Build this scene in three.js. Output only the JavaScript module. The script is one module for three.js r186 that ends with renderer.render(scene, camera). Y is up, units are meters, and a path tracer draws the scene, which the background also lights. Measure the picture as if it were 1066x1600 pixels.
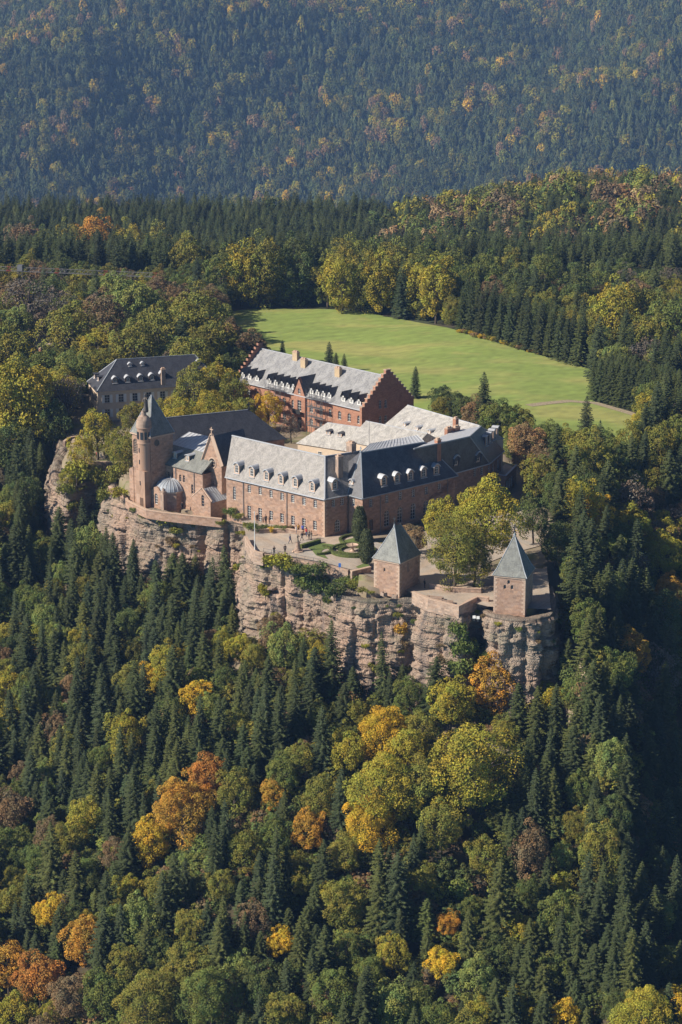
import * as THREE from 'three';
import { Sky } from 'three/addons/objects/Sky.js';
import { ImprovedNoise } from 'three/addons/math/ImprovedNoise.js';
import { mergeGeometries } from 'three/addons/utils/BufferGeometryUtils.js';
import { MarchingCubes } from 'three/addons/objects/MarchingCubes.js';

// ---------------------------------------------------------------- camera, sky, sun, exposure
const scene = new THREE.Scene();
const FOCAL = 3240, PITCH = THREE.MathUtils.degToRad(16), EYE = new THREE.Vector3(0, 113.01, 0);
const camera = new THREE.PerspectiveCamera(2 * Math.atan(800 / FOCAL) * 180 / Math.PI, 682 / 1024, 1, 6000);
camera.position.copy(EYE);
camera.rotation.set(-PITCH, 0, 0);
const SUN_EL = THREE.MathUtils.degToRad(35), SUN_AZ = new THREE.Vector2(-0.955, 0.3).normalize();
const SUN = new THREE.Vector3(SUN_AZ.x * Math.cos(SUN_EL), Math.sin(SUN_EL), SUN_AZ.y * Math.cos(SUN_EL));
const sky = new Sky();
sky.scale.setScalar(5000);
sky.name = 'sky';
sky.userData.kind = 'structure';
Object.assign(sky.material.uniforms.turbidity, { value: 2.5 });
sky.material.uniforms.rayleigh.value = 0.7;
sky.material.uniforms.mieCoefficient.value = 0.004;
sky.material.uniforms.sunPosition.value.copy(SUN);
scene.add(sky);
scene.environmentIntensity = 0.1;
const sun = new THREE.DirectionalLight(new THREE.Color(1, 0.89, 0.73), 5);
sun.position.copy(SUN).multiplyScalar(600).add(new THREE.Vector3(0, 0, -400));
sun.target.position.set(0, 0, -400);
sun.castShadow = true;
Object.assign(sun.shadow.camera, { left: -300, right: 300, top: 300, bottom: -300, near: 1, far: 1500 });
sun.shadow.mapSize.set(4096, 4096);
scene.add(sun, sun.target);
const renderer = new THREE.WebGLRenderer({ antialias: true });
renderer.setSize(682, 1024);
renderer.toneMapping = THREE.LinearToneMapping;
renderer.toneMappingExposure = 1.42;
renderer.shadowMap.enabled = true;
scene.fog = new THREE.FogExp2(new THREE.Color(0.3, 0.53, 1.0), 0.00009);

// ---------------------------------------------------------------- helpers
const V = (x, y, z) => new THREE.Vector3(x, y, z);
function rng(seed) { let s = seed >>> 0; return () => { s = (s + 0x6d2b79f5) | 0; let t = Math.imul(s ^ (s >>> 15), 1 | s); t = (t + Math.imul(t ^ (t >>> 7), 61 | t)) ^ t; return ((t ^ (t >>> 14)) >>> 0) / 4294967296; }; }
const perlin = new ImprovedNoise();
const noise = (x, y = 0, z = 0) => perlin.noise(x + 31.7, y + 17.3, z + 5.1);
const fbm = (x, y, z, o = 4) => { let s = 0, a = 1, t = 0; for (let i = 0; i < o; i++) { s += a * noise(x, y, z); t += a; a *= 0.5; x *= 2.03; y *= 2.03; z *= 2.03; } return s / t; };
const clamp = THREE.MathUtils.clamp, lerp = THREE.MathUtils.lerp;
const smooth = (a, b, x) => { const t = clamp((x - a) / (b - a), 0, 1); return t * t * (3 - 2 * t); };
const FWD = V(0, -Math.sin(PITCH), -Math.cos(PITCH)), UPV = V(0, Math.cos(PITCH), -Math.sin(PITCH));
// a direction of sight measured on the photograph (1066 x 1600), used to survey where things stand
const sight = (px, py) => FWD.clone().add(V((px - 533) / FOCAL, 0, 0)).addScaledVector(UPV, -(py - 800) / FOCAL);
const at = (px, py, h) => { const d = sight(px, py); return EYE.clone().addScaledVector(d, (h - EYE.y) / d.y); };
const onPlane = (px, py, p, n) => { const d = sight(px, py); return EYE.clone().addScaledVector(d, p.clone().sub(EYE).dot(n) / d.dot(n)); };
const pixelOf = (p) => { const v = p.clone().sub(EYE), z = v.dot(FWD); return [533 + FOCAL * v.x / z, 800 - FOCAL * v.dot(UPV) / z, z]; };
const used = new Map();
const numbered = (n) => { const k = used.get(n) ?? 0; used.set(n, k + 1); return k ? n + '_' + String(k).padStart(3, '0') : n; };
const bases = new WeakMap();
function info(o, label, category, group) { o.userData.label = label; o.userData.category = category; if (group) o.userData.group = group; return o; }
function thing(name, label, category, base = V(0, 0, 0), group) {
  const o = new THREE.Group(); o.name = numbered(name); o.position.copy(base); bases.set(o, base.clone()); scene.add(o);
  return info(o, label, category, group);
}
function mesh(name, geo, mat) { const m = new THREE.Mesh(geo, mat); m.name = name; m.castShadow = m.receiveShadow = true; return m; }
// a part whose geometry is given in world coordinates
function part(parent, name, geo, mat) { const m = mesh(name, geo, mat); m.position.copy(bases.get(parent)).negate(); parent.add(m); bases.set(m, V(0, 0, 0)); return m; }
function sub(parent, name, geo, mat) { const m = mesh(name, geo, mat); parent.add(m); return m; }
function structure(name, geo, mat) { const m = mesh(numbered(name), geo, mat); m.userData.kind = 'structure'; scene.add(m); return m; }
const merge = (list) => mergeGeometries(list.map((g) => { const h = g.index ? g.toNonIndexed() : g; for (const k of Object.keys(h.attributes)) if (!['position', 'normal', 'uv', 'color'].includes(k)) h.deleteAttribute(k); h.clearGroups(); return h; }));
// flat polygons with uv in metres
function faces(polys) {
  const pos = [], nor = [], uv = [];
  for (const p of polys) {
    const n = V(0, 0, 0);
    for (let i = 0; i < p.length; i++) { const a = p[i], b = p[(i + 1) % p.length]; n.x += (a.y - b.y) * (a.z + b.z); n.y += (a.z - b.z) * (a.x + b.x); n.z += (a.x - b.x) * (a.y + b.y); }
    n.normalize();
    const t = Math.abs(n.y) > 0.97 ? V(1, 0, 0) : V(0, 1, 0).cross(n).normalize(), b = n.clone().cross(t);
    for (let i = 1; i < p.length - 1; i++) for (const q of [p[0], p[i], p[i + 1]]) { pos.push(q.x, q.y, q.z); nor.push(n.x, n.y, n.z); uv.push(q.dot(t), q.dot(b)); }
  }
  const g = new THREE.BufferGeometry();
  g.setAttribute('position', new THREE.Float32BufferAttribute(pos, 3)); g.setAttribute('normal', new THREE.Float32BufferAttribute(nor, 3)); g.setAttribute('uv', new THREE.Float32BufferAttribute(uv, 2));
  return g;
}
// a block over a plan outline (list of Vector3, y ignored), outline turning either way
function block(outline, y0, y1) {
  let a = 0; outline.forEach((p, i) => { const q = outline[(i + 1) % outline.length]; a += p.x * q.z - q.x * p.z; });
  const o = a > 0 ? outline.slice().reverse() : outline.slice();
  const polys = [o.map((p) => V(p.x, y1, p.z)), o.slice().reverse().map((p) => V(p.x, y0, p.z))];
  o.forEach((p, i) => { const q = o[(i + 1) % o.length]; polys.push([V(p.x, y0, p.z), V(q.x, y0, q.z), V(q.x, y1, q.z), V(p.x, y1, p.z)]); });
  return faces(polys);
}
function oriented(geo, o, r, u, n) { return geo.clone().applyMatrix4(new THREE.Matrix4().makeBasis(r, u, n).setPosition(o)); }
const boxAt = (w, h, d, x, y, z) => new THREE.BoxGeometry(w, h, d).translate(x, y, z);
function beam(a, b, w, h = w) { const d = b.clone().sub(a), L = d.length(); d.normalize(); const q = new THREE.Quaternion().setFromUnitVectors(V(0, 0, 1), d); return new THREE.BoxGeometry(w, h, L).applyQuaternion(q).translate((a.x + b.x) / 2, (a.y + b.y) / 2, (a.z + b.z) / 2); }
function inPoly(x, z, P) { let c = false; for (let i = 0, j = P.length - 1; i < P.length; j = i++) { const [xi, zi] = P[i], [xj, zj] = P[j]; if ((zi > z) !== (zj > z) && x < (xj - xi) * (z - zi) / (zj - zi) + xi) c = !c; } return c; }
function segDist(x, z, a, b) { const dx = b[0] - a[0], dz = b[1] - a[1], t = clamp(((x - a[0]) * dx + (z - a[1]) * dz) / (dx * dx + dz * dz), 0, 1); return Math.hypot(x - a[0] - t * dx, z - a[1] - t * dz); }

// ---------------------------------------------------------------- materials
function texture(size, fn, srgb) {
  const d = new Uint8Array(size * size * 4);
  for (let y = 0; y < size; y++) for (let x = 0; x < size; x++) { const c = fn(x / size, y / size, x, y), o = (y * size + x) * 4; d[o] = clamp(c[0], 0, 1) * 255; d[o + 1] = clamp(c[1], 0, 1) * 255; d[o + 2] = clamp(c[2], 0, 1) * 255; d[o + 3] = 255; }
  const t = new THREE.DataTexture(d, size, size); t.wrapS = t.wrapT = THREE.RepeatWrapping; t.magFilter = THREE.LinearFilter; if (srgb) t.colorSpace = THREE.SRGBColorSpace; t.needsUpdate = true; return t;
}
const toS = (c) => c.map((v) => (v <= 0.0031308 ? v * 12.92 : 1.055 * Math.pow(v, 1 / 2.4) - 0.055));
// noise that repeats over the unit square
const tile = (u, v, f, s = 0) => { const a = 2 * Math.PI; return perlin.noise(Math.cos(u * a) * f / a + s, Math.sin(u * a) * f / a + Math.cos(v * a) * f / a * 0.7 + s, Math.sin(v * a) * f / a + 3.3 * s); };
function stoneMat(base, varc, metres, course, name, patch = 0.16) {
  const r = rng(name.length * 77 + 5), N = Math.round(metres / course), tints = Array.from({ length: 4096 }, () => r());
  const col = (u, v) => {
    const row = Math.floor(v * N), off = tints[row % 97] * 3, k = Math.floor(u * metres / (course * 1.9) + off) % Math.round(metres / (course * 1.9));
    const t = tints[(row * 61 + k * 7 + 11) % 4096] - 0.5, m = tile(u, v, 6, 1) * 0.9 + tile(u, v, 17, 4) * 0.6, g = tile(u, v, 60, 8);
    const s = 1 + t * varc + m * patch * 0.9 + g * 0.2, h = tints[(row * 13 + k * 31) % 4096] - 0.5;
    return toS([base[0] * s * (1 + h * 0.09), base[1] * s * (1 + m * 0.05), base[2] * s * (1 - h * 0.1 + m * 0.06)]);
  };
  const map = texture(512, col, true), bump = texture(256, (u, v) => { const a = tile(u, v, 50, 2) * 0.5 + 0.5, row = (v * N) % 1; return [a * (row < 0.12 ? 0.6 : 1), 0, 0].fill(a * (row < 0.12 ? 0.6 : 1)); });
  map.repeat.set(1 / metres, 1 / metres); bump.repeat.set(1 / metres, 1 / metres);
  const m = new THREE.MeshStandardMaterial({ map, bumpMap: bump, bumpScale: 0.03, roughness: 0.95 }); m.name = name; return m;
}
function slateMat(base, name, rough = 0.6, spots = 0) {
  const r = rng(name.length * 13 + 3), tints = Array.from({ length: 4096 }, () => r()), W = 6, N = 30;
  const map = texture(512, (u, v) => {
    const row = Math.floor(v * N), k = Math.floor(u * 24 + (row % 2) * 0.5) % 24, t = tints[(row * 37 + k * 11) % 4096] - 0.5;
    const m = tile(u, v, 5, 2) + 0.6 * tile(u, v, 13, 6), streak = tile(u * 1, v * 0.12, 40, 9), sp = spots && tile(u, v, 26, 7) > 0.36 ? 1 - spots : 1;
    const moss = tile(u, v, 19, 14) > 0.34 ? 0.9 : 1, s = (1 + t * 0.34 + m * 0.26 + streak * 0.2) * sp * moss; return toS([base[0] * s, base[1] * s, base[2] * s * (1 - t * 0.06)]);
  }, true);
  const bump = texture(256, (u, v) => { const row = (v * N) % 1, a = 0.3 + 0.7 * (1 - row) + tile(u, v, 40, 3) * 0.3; return [a, a, a]; });
  map.repeat.set(1 / W, 1 / W); bump.repeat.set(1 / W, 1 / W);
  const m = new THREE.MeshStandardMaterial({ map, bumpMap: bump, bumpScale: 0.012, roughness: rough }); m.name = name; return m;
}
function plain(c, name, rough = 0.9, metal = 0, grain = 0.1, metres = 3) {
  const map = texture(128, (u, v) => { const s = 1 + grain * (tile(u, v, 8, name.length) + tile(u, v, 31, 2) * 1.4); return toS([c[0] * s, c[1] * s, c[2] * s]); }, true);
  map.repeat.set(1 / metres, 1 / metres);
  const m = new THREE.MeshStandardMaterial({ map, roughness: rough, metalness: metal }); m.name = name; return m;
}
const flat = (c, name, rough = 0.8, metal = 0) => { const m = new THREE.MeshStandardMaterial({ color: new THREE.Color().setRGB(...c), roughness: rough, metalness: metal }); m.name = name; return m; };
function gravel(c, name) {
  const W = 23, map = texture(1024, (u, v) => { const m = tile(u, v, 5, 3) * 0.35 + tile(u, v, 14, 5) * 0.3 + tile(u, v, 47, 9) * 0.25 + tile(u, v, 160, 2) * 0.35, s = 1 + m * 0.5, h = tile(u, v, 9, 12) * 0.12; return toS([c[0] * s * (1 + h), c[1] * s, c[2] * s * (1 - h)]); }, true);
  map.repeat.set(1 / W, 1 / W); const m = new THREE.MeshStandardMaterial({ map, roughness: 1 }); m.name = name; return m;
}
const leafMat = new THREE.MeshStandardMaterial({ vertexColors: true, roughness: 0.85 }); leafMat.name = 'foliage';
const M = {
  pink: stoneMat([0.36, 0.232, 0.168], 0.4, 9, 0.36, 'pink sandstone'),
  brick: stoneMat([0.36, 0.185, 0.125], 0.3, 7, 0.24, 'red sandstone brick'),
  rubble: stoneMat([0.36, 0.26, 0.2], 0.5, 6, 0.3, 'rubble sandstone', 0.24),
  cream: plain([0.62, 0.5, 0.38], 'cream render', 0.95, 0, 0.09),
  trim: plain([0.5, 0.36, 0.27], 'sandstone trim', 0.9, 0, 0.14),
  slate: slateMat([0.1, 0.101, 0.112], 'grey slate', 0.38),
  slateWorn: slateMat([0.235, 0.22, 0.208], 'worn convent slate', 0.34),
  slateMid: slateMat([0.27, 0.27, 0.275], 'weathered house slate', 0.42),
  slatePale: slateMat([0.4, 0.385, 0.365], 'pale court tiles', 0.6),
  slateNight: slateMat([0.05, 0.052, 0.064], 'dark blue slate tiles', 0.5, 0.3),
  slateGreen: slateMat([0.185, 0.19, 0.176], 'green grey slate', 0.65),
  zinc: plain([0.5, 0.52, 0.56], 'zinc sheet', 0.5, 0.1, 0.08, 4),
  lead: plain([0.3, 0.33, 0.37], 'lead sheet', 0.6, 0.05, 0.1, 4),
  white: flat([0.72, 0.72, 0.7], 'white paint', 0.6),
  glass: flat([0.03, 0.035, 0.045], 'window glass', 0.12),  // also colours the solid boxes that stand for shade in the turret openings
  wood: plain([0.12, 0.07, 0.045], 'brown wood', 0.8, 0, 0.2),
  metal: flat([0.25, 0.25, 0.26], 'grey metal', 0.5, 0.6),
  iron: flat([0.04, 0.04, 0.042], 'dark iron', 0.6, 0.4),
  bark: plain([0.09, 0.07, 0.055], 'bark', 0.95, 0, 0.3, 1.5),
  paving: gravel([0.40, 0.335, 0.275], 'pale gravel'),
  hedge: leafMat,
};

// ---------------------------------------------------------------- terrain
// edge of the rock plateau, left to right: x, z, height of the rim
const RIM = [[-66, -462, -1], [-63.5, -452, -0.8], [-64, -440, -2.5], [-62, -428, -3], [-58, -423, -3], [-54.5, -428, -3.5], [-51.5, -431, -4], [-49.5, -424, -2.5], [-48.8, -416, -2], [-46, -409.5, -1.6], [-41.5, -402.5, -1.2], [-36, -398.2, -1.3], [-30, -395.8, -1.5], [-27.2, -394.6, -1.6], [-24.5, -392.2, -1.4], [-20.3, -391, -1.2], [-18.4, -388, -1.2], [-18.9, -379, -1.2], [-17, -368, -1], [-13.5, -364.6, -1], [-8.5, -362, -1.2], [-3.2, -358.6, -1.5], [-0.2, -354, -2], [-1.2, -349.2, -2.2], [3.6, -345.3, -2.2], [9, -344.6, -2], [12.2, -344.4, -1.9], [15, -340.4, -1.8], [20.4, -336.2, -1.8], [22.2, -338.4, -2], [23.6, -341.2, -2.2], [25, -336.4, -1.7], [28.6, -333.8, -1.6], [32.6, -333.2, -1.6], [36.6, -336.6, -1.6], [38, -344, -1.6], [38.2, -352, -1.6]];
const PLATEAU = [...RIM.map((p) => [p[0], p[1]]), [42, -366], [47, -384], [52, -404], [62, -424], [95, -440], [200, -455], [1300, -480], [1300, -4400], [-1300, -4400], [-1300, -490], [-150, -478], [-90, -470]];
function sdPlateau(x, z) { let d = 1e9; for (let i = 0; i < PLATEAU.length; i++) d = Math.min(d, segDist(x, z, PLATEAU[i], PLATEAU[(i + 1) % PLATEAU.length])); return inPoly(x, z, PLATEAU) ? -d : d; }
const cliffiness = (x, z) => smooth(-72, -64, x) * (1 - smooth(37, 44, x)) * smooth(-470, -455, z);
function inner(x, z) {
  let y = -0.12 - 1.0 * smooth(2, 8, x) * smooth(-368, -358, z);
  y -= 0.9 * smooth(-430, -436, z) * smooth(-44, -50, x) * (1 - smooth(-446, -456, z));
  y += 1.2 * fbm(x * 0.02, z * 0.02, 1, 2) * smooth(-470, -520, z);
  y -= 0.05 * Math.max(0, x - 45) * (1 - smooth(-520, -620, z)) ;
  y += -30 * smooth(-640, -800, z);
  y += 15 * smooth(20, 120, x) * smooth(-690, -860, z) * (1 - smooth(-930, -1040, z));
  y += -228 * smooth(-930, -2350, z);
  if (z < -2400) { const t = -2400 - z; y += 0.37 * Math.max(0, t - 120) + 70 * fbm(x * 0.0032, z * 0.0032, 4, 3) * smooth(0, 260, t) + 34 * Math.sin(x * 0.0075 + z * 0.005 + 1.5 * noise(x * 0.003, z * 0.003)) * smooth(0, 320, t); }
  return y;
}
function H(x, z) {
  if (z < -700) return inner(x, z);
  const sd = sdPlateau(x, z); let yin = inner(x, z);
  if (sd < 0 && sd > -11 && x < -19 && x > -46 && z > -415) yin -= 1.15 * smooth(-11, -7, sd);
  if (sd < -3.2) return yin;
  const c = cliffiness(x, z), w = lerp(16, 0.6, c), left = smooth(-60, -75, x);
  const o = Math.max(0, sd), oc = Math.max(0, sd + 2.6 * c), drop = lerp(11, lerp(16.5, 18, smooth(-20, 5, x)), Math.max(c, left)) * (1 - Math.exp(-oc / w));
  const run = lerp(0.45, 0.76, smooth(44, 22, x)) * Math.max(0, o - 2);
  const right = 0.6 * Math.max(0, x - 18) * smooth(4, 34, o) * smooth(-372, -330, z);
  return yin - (sd < 0 ? 0.5 * smooth(-3, 0, sd) : 0.5) - drop - run - right + 1.4 * fbm(x * 0.05, z * 0.05, 2, 3) * smooth(3, 12, o);
}
const YARD = [[-66, -440], [-62, -462], [-64, -470], [-63, -500], [-22, -502], [-22, -520], [20, -520], [22, -470], [36, -440], [40, -412], [42, -385], [40, -362], [44, -326], [18, -326], [-12, -346], [-66, -400]];
function lines(a, b, fine0, fine1, fine, coarse) { const out = []; let v = a; while (v < b) { out.push(v); v += v >= fine0 && v < fine1 ? fine : coarse; } out.push(b); return out; }
{
  const xs = lines(-1100, 1100, -90, 62, 1.6, 11), zs = lines(-4000, -150, -470, -300, 1.6, 10), pos = [], col = [], idx = [], uv = [];
  for (const z of zs) for (const x of xs) {
    const y = H(x, z), n = fbm(x * 0.07, z * 0.07, 3, 3), k = fbm(x * 0.6, z * 0.6, 7, 2);
    pos.push(x, y, z); uv.push(x / 6, z / 6);
    const g = smooth(-0.1, 0.3, n);
    if (z > -525 && inPoly(x, z, YARD)) { const q = 1 + 0.4 * k, t = smooth(0, 0.25, fbm(x * 0.15, z * 0.15, 5, 3)); col.push(lerp(0.27, 0.13, t) * q, lerp(0.215, 0.14, t) * q, lerp(0.155, 0.05, t) * q); continue; }
    col.push(lerp(0.06, 0.045, g) * (1 + 0.5 * k), lerp(0.045, 0.06, g) * (1 + 0.5 * k), lerp(0.025, 0.02, g) * (1 + 0.4 * k));
  }
  const nx = xs.length;
  for (let j = 0; j < zs.length - 1; j++) for (let i = 0; i < nx - 1; i++) { const a = j * nx + i; idx.push(a, a + nx, a + 1, a + 1, a + nx, a + nx + 1); }
  const g = new THREE.BufferGeometry();
  g.setAttribute('position', new THREE.Float32BufferAttribute(pos, 3)); g.setAttribute('color', new THREE.Float32BufferAttribute(col, 3)); g.setAttribute('uv', new THREE.Float32BufferAttribute(uv, 2)); g.setIndex(idx); g.computeVertexNormals();
  const m = new THREE.MeshStandardMaterial({ vertexColors: true, roughness: 1 }); m.name = 'forest floor';
  structure('ground', g, m);
}
// where a line of sight meets the ground raised by lift
function onGround(px, py, lift = 0) {
  const d = sight(px, py).normalize(); let t = 240;
  for (; t < 2600; t += 1.5) { const p = EYE.clone().addScaledVector(d, t); if (p.y < H(p.x, p.z) + lift) break; }
  let a = t - 1.5, b = t;
  for (let i = 0; i < 12; i++) { const m = (a + b) / 2, p = EYE.clone().addScaledVector(d, m); if (p.y < H(p.x, p.z) + lift) b = m; else a = m; }
  const p = EYE.clone().addScaledVector(d, b); return V(p.x, H(p.x, p.z), p.z);
}

// ---------------------------------------------------------------- the sandstone cliff
const CRACKS = [[-47.5, -413.5, 1.8, 0.8], [-27.6, -395, 2.2, 0.7], [-19.2, -389, 1.4, 0.8], [-18.6, -374, 1.0, 0.5], [-13.5, -364.6, 0.8, 0.35], [-6.5, -361, 0.8, 0.35], [-1.3, -351.6, 2.4, 0.6], [12.6, -343.6, 2.6, 1.0], [22.8, -340, 1.8, 1.2], [6, -345, 0.7, 0.3], [29, -333.8, 0.6, 0.3], [-55, -427, 1.2, 0.9], [-36, -398.2, 0.6, 0.35], [-62.5, -432, 0.8, 0.6], [17.5, -338.6, 1.1, 0.4], [34.6, -334.6, 1.5, 0.6], [26.8, -334.8, 1.0, 0.45], [31.2, -333.3, 0.9, 0.35], [-10.5, -362.8, 1.2, 0.5], [2.4, -346, 1.3, 0.45], [-33, -397, 1.1, 0.5], [-22.4, -391.6, 1.2, 0.5], [-44, -406, 1.2, 0.5]];
{
  const curve = new THREE.CatmullRomCurve3(RIM.map((p) => V(p[0], p[2], p[1])), false, 'catmullrom', 0.35);
  const L = curve.getLength(), cols = Math.round(L / 0.22), pts = curve.getSpacedPoints(cols), depth = 24, rows = 122, inward = 13, nc = pts.length, nr = rows + inward;
  // blocks between the main joints, each with its own beds
  const joints = CRACKS.map(([cx, cz]) => { let k = 0, d = 1e9; pts.forEach((p, i) => { const e = Math.hypot(p.x - cx, p.z - cz); if (e < d) { d = e; k = i; } }); return k; }).sort((a, b) => a - b);
  const r9 = rng(19), blocks = Array.from({ length: joints.length + 1 }, () => ({ phase: r9() * 3, push: (r9() - 0.5) * 1.3, tilt: (r9() - 0.3) * 0.12, seed: r9() * 50 }));
  const beds = []; { const r = rng(9); let y = 6; while (y > -40) { const h = r() < 0.3 ? 1.4 + r() * 1.6 : 0.35 + r() * 0.8; beds.push([y, h, r(), r()]); y -= h; } }
  const strata = (yy, s, seed) => {
    let k = 0; while (k < beds.length - 1 && yy < beds[k][0] - beds[k][1]) k++;
    const [top, h, a, b] = beds[k], f = clamp((top - yy) / h, 0, 1), belly = Math.pow(Math.sin(Math.PI * clamp(f, 0, 1)), 0.2), cell = Math.floor(s / (1.3 + 2.2 * b) + k * 0.37 + 0.25 * noise(s * 0.4, k * 3.1)), hash = Math.sin(cell * 127.1 + k * 311.7 + seed * 7.3) * 43758.5453, blocky = (hash - Math.floor(hash) - 0.5) * (0.35 + 0.55 * a);
    const amp = (a - 0.5) * 1.1 + 0.8 * noise(s * 0.16, k * 3.7, seed) + 0.4 * noise(s * 0.55, k * 5.1, seed + 2);
    const tq = yy * 2.9 + 0.8 * noise(s * 0.1, seed), tf = tq - Math.floor(tq), thin = (noise(Math.floor(tq) * 4.3, s * 0.12, seed) * 0.34 - 0.1 * Math.pow(Math.abs(tf - 0.5) * 2, 5)) * clamp(0.6 + 1.4 * noise(s * 0.13, yy * 0.2, 31), 0, 1);
    return thin + blocky + amp * 0.5 - (1 - belly) * (0.12 + 0.5 * b * b) * (0.5 + 0.9 * clamp(noise(s * 0.2, k * 2.3, seed + 7) + 0.5, 0, 1));
  };
  const pos = [], col = [], uvs = [], idx = []; let bi = 0;
  for (let i = 0; i < nc; i++) {
    while (bi < joints.length && i > joints[bi]) bi++;
    const B = blocks[bi], p = pts[i], a = pts[Math.max(0, i - 5)], b = pts[Math.min(nc - 1, i + 5)], s = i * 0.22;
    const tx = b.x - a.x, tz = b.z - a.z, tl = Math.hypot(tx, tz), nx = -tz / tl, nz = tx / tl;
    let crack = 0, near = 1e9; for (const [cx, cz, dep, w] of CRACKS) { const d = Math.hypot(p.x - cx, p.z - cz); crack += dep * Math.exp(-(d * d) / (w * w)); near = Math.min(near, d); }
    const body = smooth(0, 2.2, near);
    for (let j = 0; j < nr; j++) {
      let x, y, z, top = 0;
      if (j < inward) {
        const k = 1 - j / (inward - 1), d = 0.35 + k * k * 5.2; y = p.y - 0.03 + (p.x < -45 ? 0.9 : 0.35) * fbm(s * 0.4, d * 0.8, 3, 3) + (k > 0.5 ? -(k - 0.5) * 2.2 : 0) - 0.32 * Math.max(0, 1 - k * 5);
        x = p.x - nx * d; z = p.z - nz * d; top = 1;
      } else {
        const v = (j - inward + 1) / rows, dy = v * depth; y = p.y - 0.35 - dy;
        const warp = 1.1 * noise(s * 0.06, 3.3) + 0.35 * noise(s * 0.3, y * 0.2, 5), yy = y + warp + B.phase + B.tilt * (s % 40);
        const lump = 1.35 * noise(s * 0.11, y * 0.1, 6) + 0.45 * noise(s * 0.27, y * 0.33, 16);
        let o = -0.35 * (1 - Math.pow(clamp(dy / 1.0, 0, 1), 0.6)) + (strata(yy, s, B.seed) + B.push * body * smooth(0.5, 3, dy)) * Math.min(1, dy / 0.7) + lump * smooth(0, 3.5, dy) + 0.3 * fbm(s * 0.7, y * 0.9, 9, 3) * Math.min(1, dy) + 0.1 * dy;
        o -= crack * (0.4 + 0.6 * smooth(0, 2.5, dy)) * (0.75 + 0.5 * noise(y * 0.3, s * 0.1));
        const row = Math.floor((yy + 20) / 2.6), jn = Math.abs(noise(s * 0.36 + 0.25 * noise(y * 0.5, s * 0.2), row * 7.7)); o -= 0.45 * smooth(0.05, 0, jn) * body;
        x = p.x + nx * o; z = p.z + nz * o;
      }
      pos.push(x, y, z); uvs.push(s / 9, (top ? y + j * 0.4 : y) / 9);
      const bandv = noise(0.03 * s, (y + 1.1 * noise(s * 0.06, 3.3)) * 1.5, 1) + 0.6 * noise(0.05 * s, (y + 1.1 * noise(s * 0.06, 3.3)) * 4.1, 2), big = fbm(s * 0.09, y * 0.12, 5, 3), fine = noise(x * 2.1, y * 3.3, z * 2.1);
      const grey = clamp(0.45 + 1.7 * big + 0.35 * bandv + (top ? 0.5 : 0), 0, 1), s1 = 1 + 0.2 * bandv + 0.26 * fine;
      let r = lerp(0.385, 0.265, grey) * s1, gg = lerp(0.268, 0.22, grey) * s1, bb = lerp(0.2, 0.172, grey) * s1;
      const lichen = smooth(0.1, 0.35, fbm(x * 0.3, y * 0.4, z * 0.3, 3)) * (top ? 0.75 : 0.45); r = lerp(r, 0.19, lichen); gg = lerp(gg, 0.175, lichen); bb = lerp(bb, 0.115, lichen);
      const stain = smooth(0.05, 0.42, fbm(s * 0.6, y * 0.06, 11, 3)) * 0.75; r *= 1 - stain * 0.6; gg *= 1 - stain * 0.55; bb *= 1 - stain * 0.46;
      col.push(r, gg, bb);
    }
  }
  for (let i = 0; i < nc - 1; i++) for (let j = 0; j < nr - 1; j++) { const a = i * nr + j, b = a + nr; idx.push(a, a + 1, b, b, a + 1, b + 1); }
  const g = new THREE.BufferGeometry();
  g.setAttribute('position', new THREE.Float32BufferAttribute(pos, 3)); g.setAttribute('color', new THREE.Float32BufferAttribute(col, 3)); g.setAttribute('uv', new THREE.Float32BufferAttribute(uvs, 2)); g.setIndex(idx); g.computeVertexNormals();
  const grit = texture(512, (u, v) => { const a = 0.5 + 0.45 * tile(u * 1, v, 12, 3) + 0.5 * tile(u, v, 60, 5) + 0.5 * perlin.noise(Math.cos(u * 6.283) * 0.5, Math.sin(u * 6.283) * 0.5, v * 44) * (v > 0.02 && v < 0.98 ? 1 : 0); return [a, a, a]; });
  const m = new THREE.MeshStandardMaterial({ vertexColors: true, roughness: 0.95, bumpMap: grit, bumpScale: 0.3 }); m.name = 'sandstone';
  structure('cliff', g, m);
}

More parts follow.
